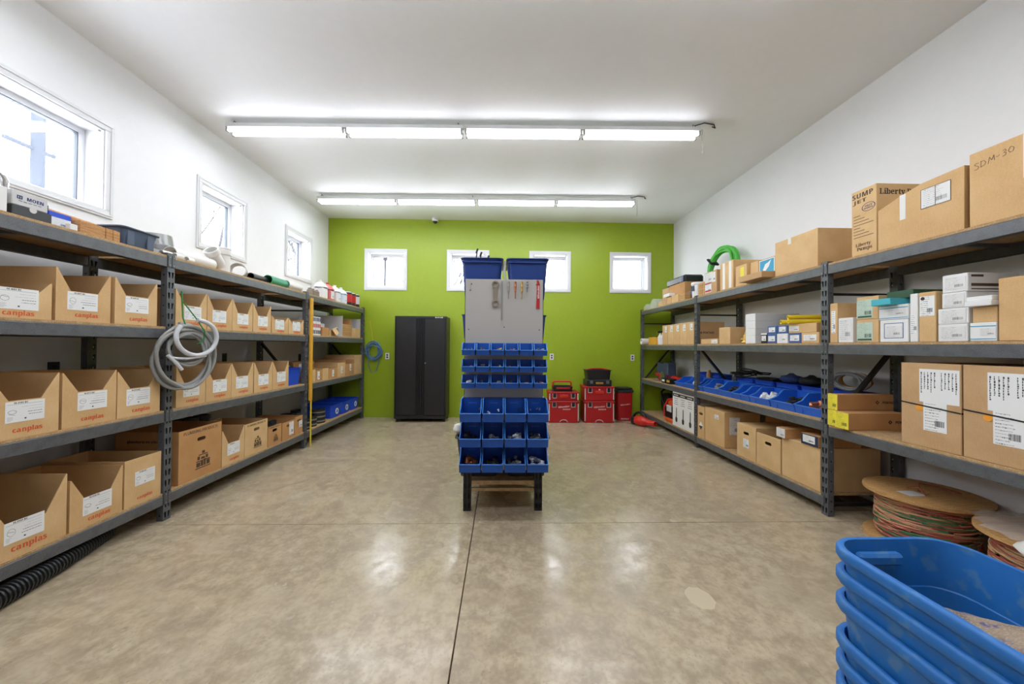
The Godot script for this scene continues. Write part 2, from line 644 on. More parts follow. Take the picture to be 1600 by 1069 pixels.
func build_room():
	var s := new_shape()
	var f := struct("floor")
	bx(s, Vector3(0, -0.1, -1.15), Vector3(6.78, 0.17, 11.76))
	part(f, "joint_bed", s, m_("joint_dirt"))
	for a in [[-3.3, -0.2015, -6.95, -2.763], [-0.1955, 3.3, -6.95, -2.763], [-3.3, -0.2015, -2.757, 1.4], [-0.1955, 3.3, -2.757, 1.4], [-3.3, -0.2015, 1.406, 4.7], [-0.1955, 3.3, 1.406, 4.7]]:
		s = new_shape()
		bx(s, Vector3((a[0] + a[1]) / 2, -0.0075, (a[2] + a[3]) / 2), Vector3(a[1] - a[0], 0.015, a[3] - a[2]), 0.0015)
		part(f, "slab", s, m_("concrete"))
	s = new_shape()
	var blot := PackedVector2Array()
	for i in 18:
		var a := TAU * i / 18.0
		var r := 0.07 + 0.004 * sin(i * 2.7) + 0.005 * cos(i * 0.7)
		blot.append(Vector2(cos(a) * r * 0.9, sin(a) * r * 1.35))
	X = Transform3D(Basis(Vector3.RIGHT, -PI / 2), Vector3(1.045, 0, -1.93))
	prism(s, blot, -0.0005, 0.0004)
	part(f, "mortar_patch", s, m_("patch_mortar"))
	s = new_shape()
	bx(s, Vector3(0, HIGH + 0.1, -1.15), Vector3(6.78, 0.2, 11.76))
	var c := part(struct("ceiling"), "panel", s, m_("white_paint"))
	var inner := func(w): return [w[0] + CASING, w[1] - CASING]
	s = new_shape()
	holed_wall(s, -WALL - 0.2, WALL + 0.2, BACK_WINDOWS.map(inner), WIN_LOW + CASING, WIN_TOP - CASING, true, BACK, -0.2)
	part(struct("wall_back"), "wall_panel", s, m_("green_paint"))
	s = new_shape()
	var side := SIDE_WINDOWS.map(inner)
	side.reverse()
	holed_wall(s, BACK, 4.5, side, WIN_LOW + CASING, WIN_TOP - CASING, false, -WALL + 0.01, -0.2)
	part(struct("wall_left"), "wall_panel", s, m_("white_paint"))
	s = new_shape()
	bx(s, Vector3(WALL + 0.1, HIGH / 2, -1.165), Vector3(0.2, HIGH, 11.33))
	part(struct("wall_right"), "wall_panel", s, m_("white_paint"))
	s = new_shape()
	bx(s, Vector3(0, HIGH / 2, 4.6), Vector3(6.78, HIGH, 0.2))
	part(struct("wall_front"), "wall_panel", s, m_("white_paint"))

func frame4(s: SurfaceTool, w: float, h: float, t: float, z0: float, z1: float, b := 0.002):
	# four bars round a w by h opening's outside edge, of width t, centred on the origin in x and y
	bx(s, Vector3(0, h / 2 - t / 2, (z0 + z1) / 2), Vector3(w, t, z1 - z0), b)
	bx(s, Vector3(0, -h / 2 + t / 2, (z0 + z1) / 2), Vector3(w, t, z1 - z0), b)
	for q in [-1, 1]:
		bx(s, Vector3(q * (w / 2 - t / 2), 0, (z0 + z1) / 2), Vector3(t, h - 2 * t, z1 - z0), b)

func make_window(n: int, w: float, h: float, at: Vector3, turn: float, hinge := 1):
	# +z looks into the room, z = 0 is the wall's inner face
	var o := struct("window_%d" % n)
	o.position = at
	o.rotation.y = turn
	var s := new_shape()
	frame4(s, w, h, CASING, 0.0, 0.016, 0.003)
	frame4(s, w - 0.03, h - 0.03, 0.014, 0.016, 0.022, 0.002)
	part(o, "casing", s, m_("white_trim"))
	var iw := w - 2 * CASING
	var ih := h - 2 * CASING
	s = new_shape()
	frame4(s, iw, ih, 0.008, -0.155, 0.0, 0.0)
	part(o, "reveal", s, m_("white_trim"))
	s = new_shape()
	frame4(s, iw, ih, 0.05, -0.2, -0.145, 0.004)
	part(o, "sash", s, m_("white_vinyl"))
	s = new_shape()
	frame4(s, iw - 0.098, ih - 0.098, 0.006, -0.185, -0.15, 0.0)
	part(o, "gasket", s, m_("gasket"))
	s = new_shape()
	bx(s, Vector3(0, 0, -0.17), Vector3(iw - 0.105, ih - 0.105, 0.004))
	part(o, "pane", s, m_("window_glass"))
	for q in [-1, 1]:
		part(o, "bracket", boxed(Vector3(0.014, 0.014, 0.012), 0.002), m_("zinc"), Vector3(q * (iw / 2 - 0.028), ih / 2 - 0.027, -0.012))

func build_windows():
	var y := (WIN_LOW + WIN_TOP) / 2
	var n := 0
	for w in SIDE_WINDOWS:
		n += 1
		make_window(n, w[1] - w[0], WIN_TOP - WIN_LOW, Vector3(-WALL + 0.01, y, (w[0] + w[1]) / 2), PI / 2)
	for w in BACK_WINDOWS:
		n += 1
		make_window(n, w[1] - w[0], WIN_TOP - WIN_LOW, Vector3((w[0] + w[1]) / 2, y, BACK), 0.0)

# ---------------------------------------------------------------- beyond the windows

func limb(s: SurfaceTool, g: RandomNumberGenerator, a: Vector3, d: Vector3, len_: float, r: float, depth: int):
	var pts := [a]
	var p := a
	for k in 4:
		d = (d + Vector3(g.randf_range(-1, 1), g.randf_range(-0.4, 0.8), g.randf_range(-1, 1)) * 0.16).normalized()
		p += d * len_ / 4
		pts.append(p)
	tube(s, pts, r, 5 if depth > 1 else 4, r * 0.55)
	if depth == 0:
		return
	for k in (4 if depth > 1 else 5):
		var t := g.randf_range(0.35, 1.0)
		var at: Vector3 = pts[clampi(int(t * 4), 1, 4)]
		var turn := Vector3(g.randf_range(-1, 1), g.randf_range(-0.1, 0.9), g.randf_range(-1, 1)).normalized()
		limb(s, g, at, (d * 0.7 + turn).normalized(), len_ * g.randf_range(0.5, 0.72), r * 0.5, depth - 1)

func bare_tree(at: Vector3, high: float, seed_: int, label: String):
	var g := RandomNumberGenerator.new()
	g.seed = seed_
	var o := thing("bare_tree", label, "tree", at, 0.0, "bare trees outside")
	var s := new_shape()
	tube(s, [Vector3.ZERO, Vector3(0.05, high * 0.2, 0), Vector3(-0.04, high * 0.42, 0.05)], high * 0.022, 8, high * 0.016)
	part(o, "trunk", s, m_("bark"))
	s = new_shape()
	for k in 7:
		var a := TAU * k / 7.0 + g.randf()
		limb(s, g, Vector3(0, high * g.randf_range(0.2, 0.42), 0), Vector3(cos(a), g.randf_range(0.7, 1.6), sin(a)).normalized(), high * g.randf_range(0.3, 0.45), high * 0.005, 3)
	part(o, "branches", s, m_("bark"))

func build_outside():
	var s := new_shape()
	bx(s, Vector3(-20, -0.35, -30), Vector3(120, 0.3, 110))
	part(struct("ground"), "snow_cover", s, m_("snow"))
	var o := thing("street_pole", "tall grey utility pole with crossarms outside the big window", "pole", Vector3(-15, -0.2, -12.3))
	s = new_shape()
	cyl(s, 0.16, 0, 11.0, 12)
	part(o, "shaft", s, m_("pole_wood"))
	for y in [6.1, 7.7, 8.9]:
		s = new_shape()
		bx(s, Vector3(0, y, 0.2), Vector3(0.1, 0.1, 1.3), 0.01)
		part(o, "crossarm", s, m_("pole_wood"))
		for q in [-0.45, 0.75]:
			s = new_shape()
			X = Transform3D(Basis.IDENTITY, Vector3(0, y + 0.05, q))
			lathe(s, [Vector2(0, 0), Vector2(0.05, 0), Vector2(0.06, 0.08), Vector2(0.03, 0.16), Vector2(0, 0.17)], 8)
			part(o, "insulator", s, m_("grey_plastic"))
	var k := 0
	for a in [[Vector3(-15, 6.2, -12.7), Vector3(-17.5, 4.9, -22), 0.02], [Vector3(-15, 7.9, -12.7), Vector3(-19, 8.6, -24), 0.016], [Vector3(-15, 6.2, -12.0), Vector3(-16.5, 8.6, -3), 0.022], [Vector3(-15, 9.0, -12.0), Vector3(-16.5, 10.8, -3), 0.018]]:
		s = new_shape()
		var pts := []
		for i in 9:
			pts.append(a[0].lerp(a[1], i / 8.0) - Vector3(0, sin(PI * i / 8.0) * 0.25, 0))
		tube(s, pts, a[2], 5)
		var w := thing("street_wire", "thin overhead wire, %s of four strung from the utility pole" % ORD[k], "wire", Vector3.ZERO, 0.0, "overhead wires")
		part(w, "cable", s, m_("pole_wood"))
		k += 1
	o = thing("street_mast", "thin grey mast with a slanting stay outside the leftmost green-wall window", "pole", Vector3(-4.72, -0.2, -15))
	s = new_shape()
	cyl(s, 0.045, 0, 5.05, 10)
	part(o, "shaft", s, m_("bark"))
	s = new_shape()
	tube(s, [Vector3(0.04, 4.95, 0), Vector3(0.75, 4.05, 0), Vector3(1.9, 2.5, 0.0)], 0.022, 6)
	part(o, "stay", s, m_("bark"))
	s = new_shape()
	bx(s, Vector3(0, 4.98, 0), Vector3(0.16, 0.16, 0.12), 0.02)
	part(o, "head", s, m_("bark"))
	bare_tree(Vector3(-10.6, -0.2, -13.6), 10.0, 5, "bare winter tree seen through the middle side window")
	bare_tree(Vector3(-12.4, -0.2, -24.5), 13.5, 9, "bare winter tree seen through the small side window near the green wall")
	bare_tree(Vector3(-3.4, -0.2, -24), 10.0, 14, "bare winter tree seen behind the mast")

# ---------------------------------------------------------------- strip lights

func build_lights():
	var row := 0
	for z in [-3.835, -5.695, -1.975, -0.115]:
		for side in 2:
			var where: String = ["window-side", "box-side"][side] + " half of the row " + ["next to the chain", "nearest the green wall", "overhead before the camera", "straight above the camera"][row]
			var o := thing("strip_light", "white fluorescent strip light, " + where, "light", Vector3(-0.41 + (-1.22 if side == 0 else 1.22), 3.5, z + (-0.03 if side == 0 else 0.03)), 0.0235 * -1.0, "ceiling strip lights")
			strip_light(o, side == 1, side == 0)
		row += 1

func strip_light(o: Node3D, end_right: bool, end_left: bool):
	var l := 2.43
	var s := new_shape()
	prism_x(s, pv([-0.055, 0.03, -0.045, 0.075, 0.045, 0.075, 0.055, 0.03]), -l / 2, l / 2)
	part(o, "housing", s, m_("fixture_white"))
	for sec in [-1, 1]:
		for q in [-1, 1]:
			s = new_shape()
			X = Transform3D(Basis(Vector3(0, 0, 1), PI / 2), Vector3(sec * l / 4, 0, q * 0.04))
			lathe(s, [Vector2(0, -0.58), Vector2(0.013, -0.58), Vector2(0.0165, -0.57), Vector2(0.0165, 0.57), Vector2(0.013, 0.58), Vector2(0, 0.58)], 14)
			part(o, "tube", s, m_("lit_tube"))
			for e in [-1, 1]:
				s = new_shape()
				bx(s, Vector3(sec * l / 4 + e * 0.59, 0.008, q * 0.04), Vector3(0.016, 0.05, 0.034), 0.003)
				part(o, "socket", s, m_("zinc"))
	var hang := [-l / 2 + 0.06, l / 2 - 0.06] if not end_right else [l / 2 - 0.06]
	for x in hang:
		for q in [-1, 1]:
			s = new_shape()
			tube(s, [Vector3(x, 0.074, q * 0.03), Vector3(x + 0.012, 0.1, q * 0.02), Vector3(x - 0.004, 0.12, 0)], 0.003, 5)
			part(o, "hanger", s, m_("dark_grey"))
	if end_right:
		s = new_shape()
		tube(s, [Vector3(l / 2 - 0.02, 0.05, 0), Vector3(l / 2 - 0.05, 0.1, 0.02), Vector3(l / 2 + 0.03, 0.112, 0.05), Vector3(l / 2 + 0.14, 0.108, 0.03), Vector3(l / 2 + 0.17, 0.09, 0), Vector3(l / 2 + 0.15, 0.115, -0.02)], 0.006, 6)
		part(o, "supply_cord", s, m_("dark_grey"))
		s = new_shape()
		for k in 9:
			X = Transform3D(Basis(Vector3(0, 1, 0), PI / 2 * (k % 2)), Vector3(l / 2 + 0.035, 0.06 - k * 0.028, 0))
			var ring := []
			for i in 9:
				ring.append(Vector3(cos(TAU * i / 8.0) * 0.006, sin(TAU * i / 8.0) * 0.015, 0))
			tube(s, ring, 0.0017, 4)
		part(o, "chain", s, m_("zinc"))
	var a := AreaLight3D.new()
	a.name = "light"
	a.area_size = Vector2(l - 0.1, 0.11)
	a.light_color = Color8(240, 245, 255)
	a.light_energy = ROW_ENERGY
	a.rotation.x = -PI / 2
	a.position = Vector3(0, -0.025, 0)
	a.shadow_enabled = true
	a.set("area_range", 14.0)
	o.add_child(a)

func prism_x(s: SurfaceTool, poly: PackedVector2Array, x0: float, x1: float):
	# polygon given in (z, y), drawn out along x
	var keep := X
	X = X * Transform3D(Basis(Vector3(0, 0, 1), Vector3(0, 1, 0), Vector3(-1, 0, 0)), Vector3.ZERO)
	prism(s, poly, -x1, -x0)
	X = keep

# ---------------------------------------------------------------- steel shelving

const L_LEVELS := [1.965, 1.435, 0.815, 0.205]
const R_LEVELS := [1.98, 1.355, 0.745, 0.155]
const POST_W := 0.062
const POST_D := 0.046
const DEEP := 0.61

# a folded post with two columns of keyholes in its face (+z) and round holes in its flanks; it stands on y = 0
func post_mesh(h: float) -> ArrayMesh:
	var key := "post%s" % h
	if shared.has(key):
		return shared[key]
	var s := new_shape()
	var pitch := 0.0775
	var n := int(h / pitch)
	var w := POST_W / 2
	for i in n + 1:
		var y0 := i * pitch
		var y1 := minf(h, y0 + pitch)
		if y1 - y0 < 0.002:
			continue
		for q in [-1.0, 1.0]:
			if y1 - y0 < pitch * 0.99:
				quad(s, Vector3(0, y0, 0), Vector3(q * w, y0, 0), Vector3(q * w, y1, 0), Vector3(0, y1, 0), Vector3.BACK)
				continue
			var hole := []
			for p in [[0.0255, 0.062], [0.0075, 0.062], [0.0075, 0.03], [0.0085, 0.018], [0.0155, 0.018]]:
				hole.append(Vector3(q * p[0], y0 + p[1], 0))
			var rim := [Vector3(q * w, y1, 0), Vector3(0, y1, 0), Vector3(0, y0 + 0.03, 0), Vector3(0, y0, 0), Vector3(q * w, y0, 0)]
			for k in 5:
				var l := (k + 1) % 5
				quad(s, hole[k], hole[l], rim[l], rim[k], Vector3.BACK)
		for q in [-1.0, 1.0]:
			var out := Vector3(q, 0, 0)
			var x: float = q * w
			var c := Vector3(x, y0 + pitch / 2, -POST_D * 0.55)
			var r := 0.006
			if y1 - y0 < pitch * 0.99:
				quad(s, Vector3(x, y0, 0), Vector3(x, y0, -POST_D), Vector3(x, y1, -POST_D), Vector3(x, y1, 0), out)
				continue
			var hole := [c + Vector3(0, r, r), c + Vector3(0, r, -r), c + Vector3(0, -r, -r), c + Vector3(0, -r, r)]
			var rim := [Vector3(x, y1, 0), Vector3(x, y1, -POST_D), Vector3(x, y0, -POST_D), Vector3(x, y0, 0)]
			for k in 4:
				var l := (k + 1) % 4
				quad(s, hole[k], hole[l], rim[l], rim[k], out)
	for q in [-1.0, 1.0]:
		bx(s, Vector3(q * (w - 0.008), h / 2, -POST_D + 0.0015), Vector3(0.016, h, 0.003))
	bx(s, Vector3(0, h / 2, -POST_D + 0.004), Vector3(POST_W - 0.002, h, 0.002))
	bx(s, Vector3(0, 0.002, -POST_D / 2), Vector3(POST_W, 0.004, POST_D))
	bx(s, Vector3(0, h - 0.0015, -POST_D / 2), Vector3(POST_W, 0.003, POST_D))
	shared[key] = done(s)
	return shared[key]

func rivet_mesh() -> ArrayMesh:
	if not shared.has("rivet"):
		var s := new_shape()
		X = Transform3D(Basis(Vector3.RIGHT, PI / 2), Vector3.ZERO)
		cyl(s, 0.005, 0, 0.002, 8)
		shared["rivet"] = done(s)
	return shared["rivet"]

# local axes: +z towards the aisle, x along the run; the unit's face is z = 0, its ends are the middles of its posts
func shelving_bay(o: Node3D, w: float, levels: Array, posts: Array, tall := 1.985, brace := 1):
	for x in posts:
		for z in [0.0, -DEEP + POST_D]:
			part(o, "post", post_mesh(tall), m_("post_steel"), Vector3(x, 0, z))
	for lv in levels:
		var y: float = lv
		for z in [-0.014, -DEEP + 0.03]:
			var s := new_shape()
			bx(s, Vector3(0, y - 0.052, z), Vector3(w - POST_W - 0.002, 0.07, 0.03), 0.003)
			bx(s, Vector3(0, y - 0.083, z - 0.012), Vector3(w - POST_W - 0.002, 0.008, 0.036), 0.001)
			var b := part(o, "beam", s, m_("beam_steel"))
			if z > -0.1:
				for q in [-1, 1]:
					s = new_shape()
					bx(s, Vector3(q * (w / 2 - 0.016), y - 0.042, 0.004), Vector3(0.027, 0.088, 0.005), 0.0015)
					var k := part(b, "bracket", s, m_("post_steel"))
					for d in [-0.03, 0.03]:
						part(b, "rivet", rivet_mesh(), m_("bolt"), Vector3(q * (w / 2 - 0.016), y - 0.042 + d, 0.0065))
		var s2 := new_shape()
		bx(s2, Vector3(0, y - 0.008, -DEEP / 2), Vector3(w - POST_W - 0.002, 0.016, DEEP - 0.008), 0.001)
		part(o, "shelf_board", s2, m_("chipboard"))
		for x in [-w / 6, w / 6]:
			part(o, "cross_bar", boxed(Vector3(0.03, 0.022, DEEP - 0.08), 0.001), m_("post_steel"), Vector3(x, y - 0.037, -DEEP / 2))
	for x in posts:
		for y in [1.73, 0.08]:
			part(o, "end_rail", boxed(Vector3(0.012, 0.02, DEEP - 2 * POST_D), 0.001), m_("black_steel"), Vector3(x, y, -DEEP / 2))
		if brace == 0:
			continue
		var s3 := new_shape()
		if brace > 0:
			bar(s3, Vector3(x, 1.32, -DEEP + POST_D), Vector3(x, 0.7, -POST_D), 0.034, 0.024)
		else:
			bar(s3, Vector3(x, 0.7, -DEEP + POST_D), Vector3(x, 1.32, -POST_D), 0.034, 0.024)
		part(o, "brace", s3, m_("black_steel"))

func build_shelving():
	# window side: bays between posts at z = -0.88, -2.84, -4.79, -6.73
	var lz := [-0.885, -2.845, -4.795, -6.74]
	var names := ["grey steel shelving bay nearest the camera under the big window", "grey steel shelving bay in the middle of the window side", "grey steel shelving bay by the green wall, holding jugs"]
	for k in 3:
		var w: float = lz[k] - lz[k + 1]
		var o := thing("shelving_unit", names[k], "shelving", Vector3(LEFT_FACE, 0, (lz[k] + lz[k + 1]) / 2), PI / 2, "steel shelving bays")
		shelving_bay(o, w, L_LEVELS, [w / 2] if k > 0 else [-w / 2, w / 2], 1.985, 1 if k > 0 else 0)
	var rz := [-0.885, -2.87, -4.83, -6.75]
	names = ["grey steel shelving bay nearest the camera over the wire spools", "grey steel shelving bay in the middle, with blue bins", "grey steel shelving bay by the green wall, with the power tools"]
	for k in 3:
		var w: float = rz[k] - rz[k + 1]
		var o := thing("shelving_unit", names[k], "shelving", Vector3(RIGHT_FACE, 0, (rz[k] + rz[k + 1]) / 2), -PI / 2, "steel shelving bays")
		shelving_bay(o, w, R_LEVELS if k > 0 else [1.98, 1.355, 0.715], [-w / 2] if k > 0 else [w / 2, -w / 2], 1.995, -1 if k == 1 else 1)

# ---------------------------------------------------------------- stacking bins

# open-fronted bin; +z is the open front, it stands on y = 0 with its back at z = 0
func bin_mesh(w: float, h: float, d: float) -> ArrayMesh:
	var key := "bin%s/%s/%s" % [w, h, d]
	if shared.has(key):
		return shared[key]
	var s := new_shape()
	var t := 0.003
	var prof := pv([0, 0, d * 0.93, 0, d, h * 0.42, d * 0.72, h * 0.62, d * 0.5, h, 0, h])
	for q in [-1, 1]:
		prism_x(s, prof, q * w / 2 - (t if q > 0 else 0.0), q * w / 2 + (t if q < 0 else 0.0))
		bx(s, Vector3(q * (w / 2 + 0.002), h - 0.004, d * 0.25), Vector3(0.008, 0.008, d * 0.5), 0.0015)
	bx(s, Vector3(0, t / 2, d * 0.465), Vector3(w - 2 * t, t, d * 0.93))
	bx(s, Vector3(0, h / 2, t / 2), Vector3(w - 2 * t, h, t))
	prism_x(s, pv([d * 0.93 - t, 0, d * 0.93, 0, d, h * 0.42, d - t, h * 0.42]), -w / 2 + t, w / 2 - t)
	bx(s, Vector3(0, h * 0.42, d + 0.002), Vector3(w, 0.008, 0.01), 0.002)
	bx(s, Vector3(0, h - 0.005, -0.004), Vector3(w * 0.8, 0.01, 0.008), 0.001)
	shared[key] = done(s)
	return shared[key]

func bin_rim(w: float, h: float, d: float) -> ArrayMesh:
	var key := "rim%s/%s/%s" % [w, h, d]
	if shared.has(key):
		return shared[key]
	var s := new_shape()
	var t := 0.004
	for q in [-1, 1]:
		var x: float = q * (w / 2 - 0.001)
		var p := [Vector3(x, h * 0.42, d), Vector3(x, h * 0.62, d * 0.72), Vector3(x, h, d * 0.5), Vector3(x, h, 0.0)]
		tube(s, p, t, 6)
	tube(s, [Vector3(-w / 2, h * 0.42, d + 0.004), Vector3(w / 2, h * 0.42, d + 0.004)], t, 6)
	shared[key] = done(s)
	return shared[key]

func label_slot(o: Node3D, w: float, h: float, d: float):
	var s := new_shape()
	bx(s, Vector3(0, h * 0.72, 0.0045), Vector3(w * 0.4, h * 0.05, 0.003), 0.001)
	part(o, "card_slot", s, m_("bin_blue_light"))

# a straight-sided tapered tub, open at the top, with a rim; centred, standing on y = 0
func tub(s: SurfaceTool, w: float, d: float, h: float, taper: float, rim: float, t := 0.004, inner := true):
	var lw := w - 2 * taper
	var ld := d - 2 * taper
	var ring := func(rw: float, rd: float, y: float) -> Array:
		var c := []
		var r := minf(rw, rd) * 0.12
		for k in 4:
			var sx: float = [1, -1, -1, 1][k]
			var sz: float = [1, 1, -1, -1][k]
			for i in 4:
				var a := PI / 2 * (k + i / 3.0)
				c.append(Vector3(sx * (rw / 2 - r) + r * cos(a), y, sz * (rd / 2 - r) + r * sin(a)))
		return c
	var steps := [[lw, ld, 0.0], [w, d, h - rim * 0.6], [w + 2 * rim, d + 2 * rim, h - rim * 0.6], [w + 2 * rim, d + 2 * rim, h], [w - 2 * t, d - 2 * t, h]]
	if inner:
		steps.append([lw - 2 * t, ld - 2 * t, t])
	var last := []
	for k in steps.size():
		var r: Array = ring.call(steps[k][0], steps[k][1], steps[k][2])
		if k > 0:
			smooth += 1
			s.set_smooth_group(smooth)
			for i in r.size():
				var j := (i + 1) % r.size()
				var n: Vector3 = (last[j] - last[i]).cross(r[i] - last[i])
				if n.length() < 1e-12:
					n = (last[j] - last[i]).cross(r[j] - last[i])
				quad(s, last[i], last[j], r[j], r[i], -n)
			s.set_smooth_group(-1)
		if k == 0 or k == steps.size() - 1:
			var c := Vector3(0, steps[k][2], 0)
			for i in r.size():
				tri(s, c, r[i], r[(i + 1) % r.size()], Vector3.DOWN if k == 0 else Vector3.UP)
		last = r

# small loose hardware heaped in a box w by d, standing on y = 0
func heap(w: float, d: float, h: float, n: int, seed_: int, size: float) -> SurfaceTool:
	var g := RandomNumberGenerator.new()
	g.seed = seed_
	var s := new_shape()
	for k in n:
		var r := size * g.randf_range(0.5, 1.0)
		var p := Vector3(g.randf_range(-0.5, 0.5) * maxf(w - 2.9 * r, 0.0), 0, g.randf_range(-0.5, 0.5) * maxf(d - 2.9 * r, 0.0))
		p.y = r * 1.35 + (g.randf_range(0, maxf(h - 2 * r, 0.0)) if k > n / 2 else 0.0)
		X = Transform3D(Basis.from_euler(Vector3(g.randf_range(-0.5, 0.5) + PI / 2 * g.randi_range(0, 1), g.randf_range(0, TAU), g.randf_range(-0.4, 0.4))), p)
		match g.randi_range(0, 2):
			0: pipe(s, r * 0.8, r * 0.25, -r, r, 10)
			1: lathe(s, [Vector2(0, -r), Vector2(r * 0.45, -r), Vector2(r * 0.45, 0), Vector2(r * 0.9, 0.02 * r), Vector2(r * 0.9, r * 0.7), Vector2(0, r * 0.7)], 6)
			2: lathe(s, [Vector2(0, -r), Vector2(r * 0.6, -r), Vector2(r * 0.75, -r * 0.3), Vector2(r * 0.5, 0), Vector2(r * 0.6, r), Vector2(0, r)], 10)
	return s

func stuff(o: MeshInstance3D, label: String, category: String, group := ""):
	o.name = numbered(String(o.name))
	o.set_meta("label", label)
	o.set_meta("category", category)
	o.set_meta("kind", "stuff")
	if group != "":
		o.set_meta("group", group)

# ---------------------------------------------------------------- the bin rack in the middle of the room

